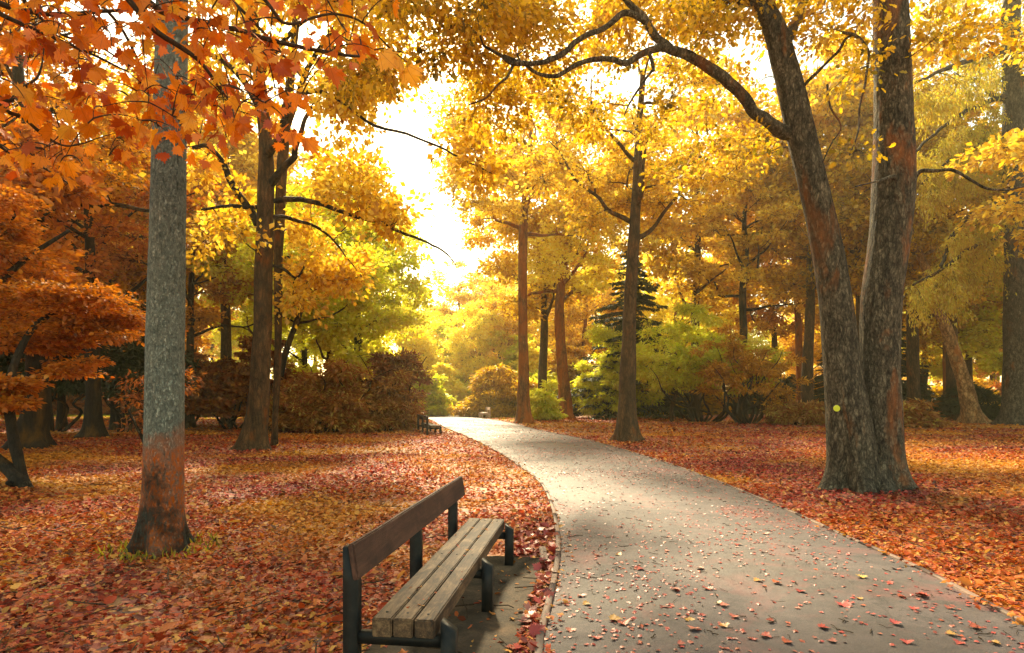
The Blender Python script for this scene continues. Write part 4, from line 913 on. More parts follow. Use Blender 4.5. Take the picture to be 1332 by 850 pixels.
for q2, r2 in skel:
    for i in range(4, 30, 2):
        c_ = q2[i] + np.array([rng.normal(0, .4), rng.normal(0, .5), -rng.uniform(.3, 1.2)])
        cr.clump(c_, (.7, .7, rng.uniform(.6, 1.2)), 16, 30, .015, .08, droop=1.4, hang=1.3)
cr.finish(root, off, M['bark_dark'], M['larch'], .17, T_lance(), names=('hanging_twigs', 'foliage'), normup=.2)

# ================================================================== 6 layered maples, shrubs and conifers
def shrub(name, label, x, Y, seed, rx, ry, rz, leaf='rhodo', bark='bark_dark', n_cl=60, ntw=16, nlf=18, size=.18, tmpl=None, stems=7, flat=.8, group=None, cz=None, lift=.0, spread=.12, cl_r=(.45, .75), clflat=.55, skip=None, hollow=.3):
    rng = np.random.default_rng(seed); z0 = float(hgt(np.array([x]), np.array([Y]))[0]) - .03
    root = thing(name, (x, Y, z0), label, 'shrub', group); off = np.array([x, Y, z0]); lg = Geo(); skel = []
    for k in range(stems):
        az = k * 2.4 + rng.random() * 1.5; R_ = rng.uniform(.15, .95); d = np.array([math.cos(az) * rx * R_, math.sin(az) * ry * R_, rz * rng.uniform(.5, .85)])
        pts = [off + np.array([math.cos(az) * rng.uniform(.05, .14) * rx, math.sin(az) * rng.uniform(.05, .14) * rx, -.1])]
        for j in range(1, 6): pts.append(pts[0] + d * [(j / 5) ** 1.1, (j / 5) ** 1.1, (j / 5)] + rng.normal(0, .05 * rz, 3) * [1, 1, .4])
        q2, r2 = resample(np.array(pts), np.linspace(.035 + .008 * rz, .012, 6), 20); tube(lg, q2, r2, 6); skel.append((q2, r2))
    cr = Crown(skel, rng); cr.geo = lg; cl = []
    while len(cl) < n_cl:
        v = rng.normal(size=3); v = v / np.linalg.norm(v) * (hollow + (1 - hollow) * rng.random() ** .4); v[2] = abs(v[2]) * (1 - lift) + lift
        lump = 1 + .42 * vnoise(np.array([[v[0] * 2.4 + seed, v[1] * 2.4, v[2] * 2.4]]), seed)[0] + rng.normal(0, .06)
        c_ = off + v * lump * np.array([rx, ry, rz]) * .92
        if skip is not None and skip(c_): continue
        cl.append((np.linalg.norm(v), c_))
    cl.sort(key=lambda a: a[0])
    for _, c_ in cl:
        r = rng.uniform(*cl_r); cr.clump(c_, (r * 1.1, r * 1.1, r * clflat * .7), ntw, int(nlf * .72), .010, spread * .75, flat * .6, bseg=4, droop=.25, gn=.2)
    cr.finish(root, off, M[bark], M[leaf], size * 1.15, tmpl or T_lance(), names=('branches', 'foliage'), normup=1.2)
    return root
def SX(px, Y): return (px - CX) / F * Y

# layered orange maple, far left
rng = np.random.default_rng(81); YM = 11.3; b0 = G(34, 637); gz = float(hgt(np.array([b0[0]]), np.array([b0[1]]))[0]); off = np.array([b0[0], b0[1], gz])
jm = thing('maple_tree', off, 'low layered orange maple with twisted slanting stems at the left border', 'tree'); skel = []
for pts, dy in [([(38, 640, 16), (24, 625, 17), (8, 608, 16), (-20, 585, 15), (-60, 540, 13), (-70, 470, 11), (-30, 400, 9), (30, 340, 7), (90, 300, 4)], [0, 0, .1, .2, .4, .8, 1.2, 1.8, 2.4]),
                ([(36, 636, 13), (30, 620, 12), (22, 590, 13), (16, 560, 12), (12, 520, 11), (20, 470, 9), (50, 420, 7), (100, 400, 5), (150, 410, 3)], [0, .1, .2, .3, .5, .8, 1.2, 1.7, 2.2]),
                ([(30, 637, 10), (20, 632, 8), (10, 628, 6)], [.1, 0, -.2]), ([(14, 560, 8), (0, 500, 8), (-40, 430, 7), (-30, 350, 5), (20, 280, 3)], [.3, .6, 1, 1.6, 2])]:
    q_, rr = pxline(pts, YM, dy); q2, r2 = resample(q_, rr, 50); g_ = Geo(); tube(g_, q2, r2, 16, lambda a, th, s_: 1 + .14 * fbm(a * 4, 3, 4)); g_.obj('stem', M['bark_dark'], jm, off); skel.append((q2, r2))
cr = Crown(skel, rng)
kw = dict(ntw=16, nlf=26, thick=.016, spread=.11, flat=.25)
def layer(n, x0, x1, y0, y1, Y0, Y1, r=(.7, 1.0), test=None):
    L_ = [P(rng.uniform(x0, x1), rng.uniform(y0, y1), rng.uniform(Y0, Y1)) for _ in range(n)]
    if test: L_ = [c for c in L_ if test(c)]
    L_.sort(key=lambda c: np.linalg.norm(cr.nodes - c, axis=1).min())
    for c_ in L_:
        q = rng.uniform(*r); cr.clump(c_, (q, q, q * .2), droop=.1, **kw)
tri = lambda c: pix(c)[1] > 250 + max(0, pix(c)[0]) * .95 and pix(c)[1] < 455 + .0 * pix(c)[0]
layer(125, -60, 195, 245, 450, 12, 15.5, test=tri)
layer(12, -30, 30, 495, 545, 11, 12, r=(.35, .55)); layer(9, 60, 110, 440, 490, 12, 14, r=(.4, .55)); layer(14, 90, 180, 400, 440, 13, 15, r=(.5, .7))
cr.finish(jm, off, M['bark_dark'], M['orange'], .105, T_kite(), normup=1.6)

small = lambda *a, **k: shrub(*a, **k)
shrub('rhododendron_bush', 'broad brown and olive rhododendron mound right of the twin-stemmed tree', SX(424, 28.5), 29.0, 91, 2.9, 2.4, 4.1, 'rhodo', n_cl=130, size=.24, nlf=16)
shrub('rhododendron_bush', 'olive green lower rhododendron mound beside the small dark bench', SX(486, 28), 30.2, 92, 1.6, 1.4, 2.5, 'rhodo', n_cl=66, size=.22)
shrub('rhododendron_bush', 'tall dark red brown bush behind the mounds left of the path', SX(503, 34.5), 35.5, 93, 1.9, 1.8, 5.2, 'rhodored', n_cl=90, size=.25)
shrub('rhododendron_bush', 'rusty bush tucked behind the twin-stemmed tree', SX(388, 31), 31.5, 94, 2.2, 2, 3.3, 'rust', n_cl=70, size=.26)
shrub('rhododendron_bush', 'domed gold topped bush with dark hollows by the far bench', SX(652, 50), 52.0, 95, 3.4, 2.6, 3.9, 'oak', n_cl=110, size=.34, cl_r=(.6, .9), spread=.16)
shrub('rhododendron_bush', 'bright yellow loose bush between the two orange trunks', SX(708, 42), 43, 96, .9, 1.0, 2.6, 'lime', n_cl=60, size=.28, cl_r=(.5, .8))
shrub('rhododendron_bush', 'large lime yellow bush left of the slender mossy trunk', SX(803, 46), 47.5, 97, 2.9, 2.4, 6.4, 'lime', n_cl=120, size=.28, cl_r=(.6, .95), hollow=.45, lift=.1)
shrub('rhododendron_bush', 'spreading lime and gold shrub arching over dark bare stems', SX(915, 40), 40, 98, 5.0, 2.6, 7.0, 'lime', n_cl=150, size=.27, cl_r=(.65, 1.05), lift=.42, stems=12, hollow=.5)
shrub('rhododendron_bush', 'many stemmed brown gold shrub leaning from one foot', SX(985, 35), 36.5, 99, 3.0, 1.7, 6.0, 'amber', n_cl=70, size=.23, lift=.3, stems=13, ntw=12, nlf=13, hollow=.4)
shrub('evergreen_bush', 'low flat topped green bush left of the big fork', SX(1042, 36), 36, 100, 1.8, 1.5, 1.6, 'rhodo', n_cl=50, size=.25, lift=.2)
shrub('evergreen_bush', 'low broad-leaved bush right of the big fork', SX(1180, 33), 33, 101, 1.5, 1.3, 1.5, 'rhodo', n_cl=40, size=.26, lift=.1)
shrub('evergreen_bush', 'dark green low bush between leaning trunk and right border', SX(1288, 40), 42, 102, 2.0, 1.6, 3.0, 'dark', n_cl=50, size=.28)
shrub('maple_shrub', 'rusty red layered shrub between the grey and twin trunks', SX(290, 30), 31, 103, 2.6, 2.2, 4.6, 'rust', n_cl=90, size=.22, tmpl=T_diamond(), lift=.22, clflat=.25, flat=.35)
shrub('maple_shrub', 'dark rusty layered shrub behind the grey trunk', SX(228, 34), 35, 104, 3.0, 2.2, 5.2, 'rust', n_cl=90, size=.25, tmpl=T_diamond(), lift=.25, clflat=.25, flat=.35)
shrub('yew_bush', 'dark green yew hanging low over the flared dark trunk', SX(150, 27), 28, 105, 3.0, 2.2, 5.4, 'dark', n_cl=90, size=.22, lift=.48, hollow=.3)
shrub('yew_bush', 'dark yew mass left behind the gnarled trunk', SX(20, 27), 29, 106, 3.6, 2.6, 6.4, 'dark', n_cl=90, size=.24, lift=.35)
shrub('sapling', 'thin dark leaning shrub stems close left of the grey trunk', SX(183, 17), 17.5, 107, 1.1, .9, 3.3, 'rust', n_cl=16, ntw=9, nlf=9, size=.14, lift=.4, stems=4)

for px_, Y_, rx_, h_, lf_, lb_ in [(577, 60, 2.4, 4.4, 'lemon', 'bright yellow rounded shrub at the left of the path end'), (612, 68, 3.2, 6.5, 'lime', 'tall lime shrub closing the view over the path end'), (552, 54, 1.8, 3.2, 'lime', 'small pale green shrub just behind the left path bend'),
        (690, 60, 2.6, 6.0, 'lemon', 'yellow rounded shrub seen between the two orange trunks'), (664, 64, 3.0, 8.0, 'lime', 'tall pale lime shrub above the domed bush'), (590, 82, 4.2, 8.5, 'lemon', 'hazy yellow shrub farthest down the open strip'), (845, 58, 3.5, 6.5, 'gold', 'gold shrub filling the space behind the lime shrubs'), (742, 62, 3.2, 7.0, 'gold', 'gold shrub behind the forked orange trunk')]:
    shrub('shrub', lb_, SX(px_, Y_), Y_, 600 + int(px_), rx_, rx_ * .8, h_, lf_, n_cl=70, size=.34, spread=.17, cl_r=(.6, 1.0), tmpl=T_diamond(), lift=.08)
# bare crooked sapling
rng = np.random.default_rng(7); b0 = G(874, 549); off = np.array([b0[0], b0[1], float(hgt(np.array([b0[0]]), np.array([b0[1]]))[0])])
sp = thing('sapling', off, 'pale crooked sapling with bare forked top standing before the shrubs', 'tree'); g_ = Geo(); skel = []
for i, pts in enumerate([[(874, 551, 5), (874, 530, 4.5), (880, 512, 4), (890, 497, 3.6), (898, 482, 3), (906, 466, 2.4), (914, 452, 1.6)], [(872, 480, 2), (868, 455, 2.4), (860, 438, 2.2), (856, 428, 1.5)], [(884, 505, 3), (872, 480, 2.6), (868, 455, 2.2), (858, 436, 2), (846, 424, 1.2)], [(860, 438, 1.8), (866, 428, 1.4), (874, 418, 1)]][:3]):
    q_, rr = pxline(pts, b0[1]); q2, r2 = resample(q_, rr, 30)
    if i == 0: 
        q2[0, 2] -= .1
        tube(g_, q2, r2 * 1.1, 8); skel.append((q2, r2))
    elif i == 2: tube(g_, q2, r2, 6); skel.append((q2, r2))
g_.obj('trunk', M['bark_brown'], sp, off)
cr = Crown([(a[16:], b[16:]) for a, b in skel], rng)
for k in range(7): cr.clump(skel[k % 2][0][-1] + rng.normal(0, .5, 3) + [0, 0, .2], (.5, .5, .4), 8, 7, .012, .12)
cr.finish(sp, off, M['bark_brown'], M['lime'], .2, T_lance())

def conifer(label, x, Y, seed, H, R, leaf='dark', droopk=.35):
    rng = np.random.default_rng(seed); z0 = float(hgt(np.array([x]), np.array([Y]))[0]) - .05; off = np.array([x, Y, z0])
    root = thing('conifer_tree', off, label, 'tree'); t = np.linspace(0, 1, 24)[:, None]
    q2 = off + np.concatenate([.1 * np.sin(t * 5), .1 * np.cos(t * 4), t * H], 1); r2 = .02 + H * .014 * (1 - t[:, 0]); g_ = Geo(); tube(g_, q2, r2, 12, barkdisp(seed, z0, .5, .4)); g_.obj('trunk', M['bark_dark'], root, off)
    bg_ = Geo(); pos = []; di = []; z = 1.0
    while z < H * .98:
        L0 = R * (1 - z / H) ** .8 * rng.uniform(.8, 1.1) + .2
        for k in range(6):
            az = rng.random() * 6.28; L = L0 * rng.uniform(.7, 1.15); u = np.linspace(0, 1, 8)[:, None]
            pth = off + [0, 0, z] + np.concatenate([np.cos(az) * L * u, np.sin(az) * L * u, L * (.1 * u - droopk * u ** 2 + .12 * u ** 6)], 1); tube(bg_, pth, np.linspace(.05, .01, 8), 4)
            m_ = int(130 * L / 2); a = rng.random(m_) ** .7; pp = np.stack([np.interp(a, u[:, 0], pth[:, j]) for j in range(3)], -1)
            sd_ = rng.normal(0, .30, m_) * (1 - a * .6) * L / 3; pp += np.stack([-math.sin(az) * sd_, math.cos(az) * sd_, rng.normal(0, .05, m_) - abs(sd_) * .25], -1)
            pos.append(pp); di.append(np.stack([math.cos(az) - math.sin(az) * np.sign(sd_) * .9, math.sin(az) + math.cos(az) * np.sign(sd_) * .9, np.full(m_, -.45)], -1) + rng.normal(0, .2, (m_, 3)))
        z += H * .028
    pos = np.concatenate(pos); di = np.concatenate(di); n = len(pos)
    tag(bg_.obj('boughs', M['bark_dark'], root, off), kind='stuff')
    tag(link('foliage', leaves_mesh('foliage', pos, di, rng.normal(0, .6, (n, 3)) + [0, 0, 1.4], .34 * rng.uniform(.6, 1.3, n), rng.random(n), T_lance(), off), M[leaf], root), kind='stuff')
    return root
con = conifer('dark conifer with drooping boughs behind the slender mossy trunk', SX(820, 49), 49, 201, 14, 5.6)
place(con, 1166, 46, 'dark conifer filling the shade behind the big fork', .55, 1.1)
place(con, 1085, 50, 'second dark conifer seen left past the big fork', .5, 2.1)

# ================================================================== 7 the wood behind: five kinds, copied
protos = []
for i, (leaf, bark, kwv) in enumerate([('gold', 'bark_brown', dict(H=20, crown_r=5.2, crown_z=(.25, 1.0), n_cl=74)), ('lime', 'bark_dark', dict(H=15, crown_r=4.8, crown_z=(.16, 1.0), n_cl=70)), ('lemon', 'bark_red', dict(H=18, crown_r=5.6, crown_z=(.3, 1.0), n_cl=70)), ('amber', 'bark_brown', dict(H=23, crown_r=5.4, crown_z=(.3, 1.0), n_cl=84)), ('orange', 'bark_dark', dict(H=14, crown_r=4.8, crown_z=(.18, 1.0), n_cl=64))]):
    px_, Y_ = [(600, 84), (468, 40), (880, 60), (1010, 58), (60, 44)][i]
    lb = ['golden tree closing the view at the end of the path', 'lime yellow spreading tree behind the rhododendron mounds', 'bright lemon tree behind the lime shrubs', 'tall amber tree behind the many stemmed shrub', 'orange brown tree over the far left lawn'][i]
    s_ = 1
    t_ = generic_tree('tree', lb, 'tree', (SX(px_, Y_), Y_), 300 + i, leaf=leaf, bark=bark, size=.34, spread=.26, cl_r=(1.3, 1.9), seg=12, **kwv); protos.append(t_)
PG, PL, PY, PA, PO = protos
W = 'trees of the far wood'
spots = [  # px, Y, proto, scale, leaf, bark, label
 (400, 52, PL, .95, None, 'lime green tree filling the space right of the twin stems'), (330, 46, PA, .8, 'lime', 'yellow green tree directly behind the twin stems'),
 (250, 52, PA, .85, 'amber', 'amber tree behind the narrow dark trunk'), (180, 48, PO, 1.15, 'amber', 'amber brown tree behind the flared dark trunk'), (110, 60, PG, .9, 'gold', 'golden tree above the lawn at left'),
 (-40, 36, PO, 1.2, 'orange', 'orange tree rising at the left border'), (20, 58, PA, .9, 'amber', 'amber tree far behind the gnarled trunk'), (-90, 55, PO, 1.2, 'rust', 'rusty tree past the left border'),
 (520, 66, PL, .78, 'lemon', 'low lemon tree behind the dark red bush'), (455, 62, PY, .8, 'lime', 'yellow green tree above the mounds farther back'), (560, 78, PY, .66, 'lemon', 'pale glowing tree left of the path end'),
 (625, 66, PL, .72, 'lemon', 'yellow tree behind the tiny pale bench'), (645, 80, PG, .9, 'gold', 'golden tree high behind the straight orange trunk'),
 (705, 76, PY, .85, 'lemon', 'lemon yellow tree between the two orange trunks'), (760, 66, PY, 1.0, 'gold', 'gold tree behind the forked orange trunk'), (800, 80, PG, 1.1, 'gold', 'distant gold tree above the dark conifer'),
 (930, 68, PA, .9, 'gold', 'gold tree over the spreading shrub'), (1080, 66, PG, .95, 'gold', 'gold tree behind the thin reddish trunk'),
 (1130, 54, PL, 1.1, 'oak', 'olive tree seen between the stems of the big fork'), (1200, 60, PL, 1.2, 'lime', 'lime tree behind the leaning pale trunk'),
 (1260, 54, PG, .95, 'oak', 'olive gold tree left of the right border trunk'), (1330, 50, PL, 1.2, 'lime', 'lime tree behind the right border trunk'), (1400, 58, PG, 1, 'gold', 'gold tree past the right border'), (1290, 72, PA, .95, 'gold', 'tall gold tree far behind at right'),
 (1050, 42, PA, 1.12, 'gold', 'amber crown above the low flat topped bush'), (905, 46, PA, 1.15, 'gold', 'tall gold crown rising over the lime shrubs'), (1120, 40, PA, 1.1, 'oak', 'olive gold crown high behind the forked tree'), (1240, 42, PA, 1.12, 'oak', 'olive crown above the hanging conifer boughs'),
 (706, 48, PA, 1.1, 'gold', 'high gold crown over the straight orange trunk'), (296, 36, PA, 1.0, 'gold', 'gold crown left of the twin stems'), (185, 36, PA, .98, 'gold', 'gold crown behind the big grey trunk'), (430, 40, PG, .8, 'lime', 'lime gold crown over the lime yellow spreading tree'),
]
spots += [(-160, 16, PO, .9, 'orange', 'orange tree beyond the left border close by'), (-230, 24, PA, .8, 'amber', 'amber tree beyond the left border'), (-330, 30, PO, 1.2, 'orange', 'orange brown tree well past the left border'), (-150, 44, PO, 1.3, 'rust', 'rust tree past the left border farther back'), (-420, 42, PA, .95, 'amber', 'tall amber tree well past the left border'), (-620, 26, PO, 1.1, 'amber', 'amber brown tree far to the left side'),
 (1490, 24, PG, .9, 'gold', 'gold tree beyond the right border close by'), (1560, 36, PA, .95, 'oak', 'olive tree beyond the right border'), (1680, 50, PY, 1.1, 'gold', 'gold tree well past the right border'), (1750, 30, PL, 1.2, 'lime', 'lime tree far to the right side'), (1480, 62, PG, 1.0, 'gold', 'gold tree past the right border farther back')]
rg = np.random.default_rng(9)
for px_, Y_, pr, s_, lf, lb in spots:
    place(pr, px_, Y_, lb, s_, rg.uniform(0, 6.28), leaf=lf, group=W, sz=s_ * rg.uniform(.94, 1.08))
k = 0
for Y_, n_, s0 in ((72, 15, .8), (92, 20, .95), (115, 22, 1.05)):
    for j in range(n_):
        px_ = -180 + 1700 * (j + rg.uniform(.1, .9)) / n_
        if 455 < px_ < 640: s1 = .52 + rg.uniform(0, .14) 
        else: s1 = s0 * rg.uniform(.85, 1.15)
        lf = 'orange' if px_ < 240 else ('gold' if rg.random() < .5 else ('lemon' if rg.random() < .5 else 'lime'))
        if px_ < 240 and rg.random() < .4: lf = 'amber'
        c = place([PG, PL, PY, PA, PO][rg.integers(0, 5)], px_, Y_ + rg.uniform(-6, 6), 'hazy autumn tree deep in the wood behind all others', s1, rg.uniform(0, 6.28), leaf=lf, group='hazy trees deep in the wood')
# understory bushes that close the view under the crowns
un = shrub('undergrowth_bush', 'brown undergrowth bush under the trees', SX(300, 52), 52, 401, 3.4, 2.2, 3.2, 'rust', n_cl=80, size=.36, cl_r=(.7, 1.0), spread=.2, tmpl=T_diamond())
un['group'] = 'undergrowth bushes closing the wood'
for j in range(34):
    px_ = -120 + 1560 * (j + rg.uniform(0, 1)) / 34; Y_ = rg.uniform(54, 66)
    if 500 < px_ < 650: Y_ += 14
    lf = 'rust' if px_ < 350 else ('lime' if px_ < 760 else ['amber', 'rust', 'dark', 'rhodo', 'oak'][rg.integers(0, 5)])
    c = place(un, px_, Y_, 'brown undergrowth bush under the trees', rg.uniform(.75, 1.35), rg.uniform(0, 6.28), leaf=lf)

# ================================================================== 8 fallen leaves
rng = np.random.default_rng(500)
def scatter(n, x0, x1, y0, y1, size, tmpl, tilt, px=None, test=None, zoff=.008):
    if px: # denser towards the viewer
        Ys = 1 / rng.uniform(1 / y1, 1 / y0, n)
    else: Ys = rng.uniform(y0, y1, n)
    if px == 'even': Ys = np.sqrt(rng.uniform(y0 ** 2, y1 ** 2, n))
    Xs = rng.uniform(x0, x1, n) * (Ys if px else 1); d = pathdist(Xs, Ys); keep = test(Xs, Ys, d); Xs, Ys, d = Xs[keep], Ys[keep], d[keep]; n = len(Xs)
    Zs = np.where(d > 0, hgt(Xs, Ys), pz(Xs, Ys)) + zoff + rng.random(n) * .02 * (d > .05)
    az = rng.random(n) * 6.283; al = np.stack([np.cos(az), np.sin(az), rng.normal(0, tilt, n)], -1); nr = np.stack([rng.normal(0, tilt, n), rng.normal(0, tilt, n), np.ones(n)], -1)
    return np.stack([Xs, Ys, Zs], -1), al, nr, size * rng.uniform(.6, 1.35, n)
lit = thing('leaf_litter', (0, 0, 0), None, None); tag(lit, kind='stuff')
padtest = lambda x, y: (np.abs((x - c0[0]) * v2[0] + (y - c0[1]) * v2[1] - .18) < .5) & (((x - c0[0]) * u2[0] + (y - c0[1]) * u2[1]) > -1) & (((x - c0[0]) * u2[0] + (y - c0[1]) * u2[1]) < 2.98)
def offpath(x, y, d): return (d > .02) & (~padtest(x, y) | (rng.random(len(x)) < .06)) & (rng.random(len(x)) < .35 + 1.3 * np.clip(fbm2(x, y, .8, 77) + .45, 0, 1))
for nm, args, tm in (('nearest_leaves', (17000, -1.6, 1.2, 2.4, 4.5, .052), T_star()), ('near_leaves', (86000, -1.6, 1.3, 4.5, 8.8, .054), T_kite()), ('middle_leaves', (150000, -1.4, 1.2, 8.2, 17.5, .078), T_diamond()), ('farther_leaves', (85000, -1.05, 1.0, 17, 28, .10), T_diamond()), ('far_leaves', (60000, -.95, .95, 28, 48, .15), T_diamond())):
    a, b_, c_, s_ = scatter(args[0], *args[1:5], args[5], tm, .42, 'even', offpath)
    if 'near' in nm:
        s_ = s_ * np.exp(rng.normal(-.1, .28, len(s_)))
    o_ = link(nm, leaves_mesh(nm, a, b_, c_, s_, rng.random(len(a)), tm), M['litter'], lit); tag(o_, kind='stuff')
# dense red drift between bench slab and edging
a, b_, c_, s_ = scatter(1500, -.1, .62, 3.0, 8.0, .085, None, .5, False, lambda x, y, d: (d > .04) & (d < .5) & ~padtest(x, y)); 
tag(link('edge_leaves', leaves_mesh('edge_leaves', a + [0, 0, .01], b_, c_, s_, rng.random(len(a)), T_maple()), M['pathleaf'], lit), kind='stuff')
def onpath(x, y, d):
    dens = .25 + .75 * np.clip(fbm2(x, y, 1.1, 8) * 2.2 + .35, 0, 1); return (d < -.02) & (rng.random(len(x)) < dens)
pl = thing('path_leaf_litter', (0, 0, 0), None, None); tag(pl, kind='stuff')
for nm, args, tm in (('near_path_leaves', (6500, -.1, 1.05, 3.5, 9, .036), T_star()), ('middle_path_leaves', (17000, -.1, .6, 9, 20, .045), T_diamond()), ('far_path_leaves', (12000, -.2, .25, 20, 45, .07), T_diamond())):
    a, b_, c_, s_ = scatter(args[0], *args[1:5], args[5], tm, .16, 'even', onpath)
    o_ = link(nm, leaves_mesh(nm, a, b_, c_, s_, rng.random(len(a)) * .95, tm), M['pathleaf'], pl); tag(o_, kind='stuff')
a, b_, c_, s_ = scatter(9000, -1, 1.2, 2.8, 22, .055, None, .4, True, lambda x, y, d: (np.abs(d + .03) < .13 * rng.random(len(x)) + .02))
tag(link('verge_leaves', leaves_mesh('verge_leaves', a + [0, 0, .03], b_, c_, s_, rng.random(len(a)), T_star()), M['litter'], lit), kind='stuff')
# small leaves caught between the seat planks
n = 46; al_ = rng.uniform(0, 2.7, n); ac_ = rng.choice([.185 + .005, .308], n) + rng.normal(0, .012, n); ac_[:10] = rng.uniform(.05, .42, 10)
q_ = np.array([bw(a, c) for a, c in zip(al_, ac_ - .006)]); az = rng.random(n) * 6.28
tag(link('seat_leaf_litter', leaves_mesh('seat_leaf_litter', np.c_[q_, np.full(n, .449)], np.stack([np.cos(az), np.sin(az), rng.normal(0, .3, n)], -1), np.stack([rng.normal(0, .3, n), rng.normal(0, .3, n), np.ones(n)], -1), rng.uniform(.012, .035, n), rng.random(n), T_star()), M['litter']), kind='stuff')
# sticks among the leaves
sg = Geo(); n = 260; Ys = 1 / rng.uniform(1 / 16, 1 / 3.5, n); Xs = rng.uniform(-.9, .9, n) * Ys; k_ = pathdist(Xs, Ys) > .1; Xs, Ys = Xs[k_], Ys[k_]; n = len(Xs); az = rng.random(n) * 6.28; L = rng.uniform(.06, .25, n); t = np.linspace(-1, 1, 4)
Pm = np.stack([Xs[:, None] + np.cos(az)[:, None] * L[:, None] * t + rng.normal(0, .012, (n, 4)), Ys[:, None] + np.sin(az)[:, None] * L[:, None] * t + rng.normal(0, .012, (n, 4)), hgt(Xs, Ys)[:, None] + .03 + rng.random((n, 4)) * .02], -1)
twigtubes(sg, Pm, rng.uniform(.002, .006, (n, 1)) * np.ones((1, 4)), 4); tag(sg.obj('stick_litter', M['twig']), kind='stuff')
# twigs and stalks on the path
tgm = Geo(); n = 300; Ys = 1 / rng.uniform(1 / 16, 1 / 4.2, n); Xs = rng.uniform(-.1, 1.0, n) * Ys; k_ = pathdist(Xs, Ys) < -.05; Xs, Ys = Xs[k_], Ys[k_]; n = len(Xs)
az = rng.random(n) * 6.28; L = rng.uniform(.015, .06, n); t = np.linspace(-1, 1, 4)
Pm = np.stack([Xs[:, None] + np.cos(az)[:, None] * L[:, None] * t + rng.normal(0, .007, (n, 4)), Ys[:, None] + np.sin(az)[:, None] * L[:, None] * t + rng.normal(0, .007, (n, 4)), pz(Xs, Ys)[:, None] + .006 + rng.random((n, 4)) * .008], -1)
twigtubes(tgm, Pm, rng.uniform(.0015, .0045, (n, 1)) * np.ones((1, 4)), 4); tag(tgm.obj('twig_litter', M['twig']), kind='stuff')
# the larger single leaves on the near path, each an object
def curled(me_src, seed):
    return me_src
LM = []
for v in range(5):
    r6 = np.random.default_rng(900 + v); V = T_maple()[0].copy(); V[1:] += r6.normal(0, .03, V[1:].shape) * [1, 1, .5]; V[:, 2] += abs(V[:, 0]) * r6.uniform(.05, .4) + r6.uniform(0, .3) * (V[:, 1] - .4) ** 2
    V[:, 2] -= V[:, 2].min() - .02; st = np.array([[-.012, 0, .03], [.012, 0, .03], [.03, -.45, .05], [.012, -.45, .05]]); T_ = np.vstack([T_maple()[1], [[len(V), len(V) + 3, len(V) + 2], [len(V), len(V) + 2, len(V) + 1]]])
    me = mesh_from('fallen_leaf', np.vstack([V, st]), T_, 3, False, {'tint': np.full(len(V) + 4, v * .21)}); LM.append(me)
cands = [(860, 797, 0), (930, 792, 1), (905, 745, 0), (768, 790, 2), (792, 812, 3), (808, 815, 0), (745, 822, 0), (757, 781, 0), (1093, 792, 4), (1120, 787, 3), (1063, 825, 0), (990, 835, 0), (950, 812, 0), (1005, 818, 0), (905, 825, 0), (1160, 820, 0), (1190, 800, 0), (1230, 832, 3), (1260, 822, 0), (1237, 795, 0), (1168, 782, 0), (1208, 782, 0), (1012, 765, 0), (1040, 778, 0),
         (1122, 758, 3), (1155, 762, 0), (1168, 745, 0), (936, 796, 0), (892, 812, 2), (948, 825, 3), (838, 745, 0), (869, 722, 0), (800, 725, 3), (776, 727, 0), (737, 712, 1), (812, 690, 0), (848, 690, 0), (1000, 700, 0), (960, 715, 0), (990, 762, 3), (1090, 845, 0), (1180, 842, 0), (880, 846, 0), (780, 838, 0), (720, 770, 0), (1250, 842, 0), (1288, 842, 2), (1020, 846, 4), (925, 775, 0), (885, 775, 0)]
names = {0: ('red lobed leaf lying on the near grey path', 'red leaves lying on the near path'), 1: ('orange leaf on the near grey path', 'orange leaves on the near path'), 2: ('pale yellow leaf on the near grey path', 'yellow leaves on the near path'), 3: ('tan and orange leaf on the near grey path', 'tan leaves on the near path'), 4: ('brown curled leaf on the near grey path', 'brown leaves on the near path')}
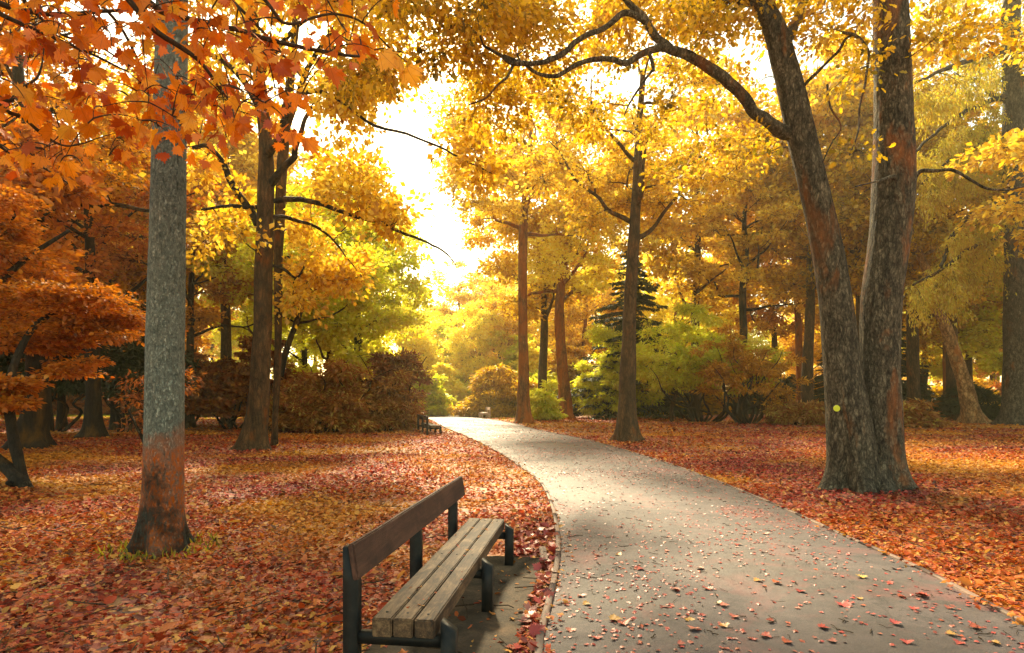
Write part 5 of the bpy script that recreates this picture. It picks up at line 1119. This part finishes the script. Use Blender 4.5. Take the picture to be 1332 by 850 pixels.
for k, (x_, y_, kd) in enumerate(cands):
    g2 = G(x_ + rng.uniform(-2, 2), y_); z_ = float(pz(np.array([g2[0]]), np.array([g2[1]]))[0]); o_ = bpy.data.objects.new('fallen_leaf', LM[rng.integers(0, 5)]); COL.objects.link(o_)
    s_ = rng.uniform(.06, .095) * (1.4 if (x_, y_) in ((792, 812), (1093, 792), (1208, 782)) else 1)
    o_.location = (g2[0], g2[1], z_ + .002); o_.rotation_euler = (rng.normal(0, .08), rng.normal(0, .08), rng.random() * 6.28); o_.scale = (s_,) * 3
    if len(o_.data.materials) == 0: o_.data.materials.append(M['pathleaf'])
    o_.material_slots[0].link = 'OBJECT'; o_.material_slots[0].material = M['pathleaf_yellow'] if kd in (1, 2, 3) else M['pathleaf']
    tag(o_, names[kd][0], 'leaf', names[kd][1])
# small tufts round the grey trunk's foot
n = 260; az = rng.random(n) * 6.28; rr = rng.uniform(.28, .6, n); bx, by = t1.location[0], t1.location[1]
a = np.stack([bx + np.cos(az) * rr, by + np.sin(az) * rr, hgt(bx + np.cos(az) * rr, by + np.sin(az) * rr)], -1)
al = np.stack([rng.normal(0, .5, n), rng.normal(0, .5, n), np.ones(n)], -1)
tag(link('grass_tufts', leaves_mesh('grass_tufts', a, al, rng.normal(0, 1, (n, 3)), rng.uniform(.05, .13, n), rng.random(n), T_needle()), M['grassblade']), kind='stuff')

# ================================================================== 9 the hazy air
HAZE = 0.0009
m, nt = newmat('hazy air'); v = N(nt, 'ShaderNodeVolumePrincipled'); v.inputs['Color'].default_value = (1.0, .86, .55, 1); v.inputs['Density'].default_value = HAZE; v.inputs['Anisotropy'].default_value = .45
o = N(nt, 'ShaderNodeOutputMaterial'); nt.links.new(v.outputs[0], o.inputs['Volume'])
if HAZE > 0:
    hz = Geo(); hexa(hz, [[-175, -65, -1.2], [175, -65, -1.2], [175, 206, -1.2], [-175, 206, -1.2], [-175, -65, 33], [175, -65, 33], [175, 206, 33], [-175, 206, 33]]); ho = hz.obj('haze', m, smooth=False); tag(ho, kind='stuff')
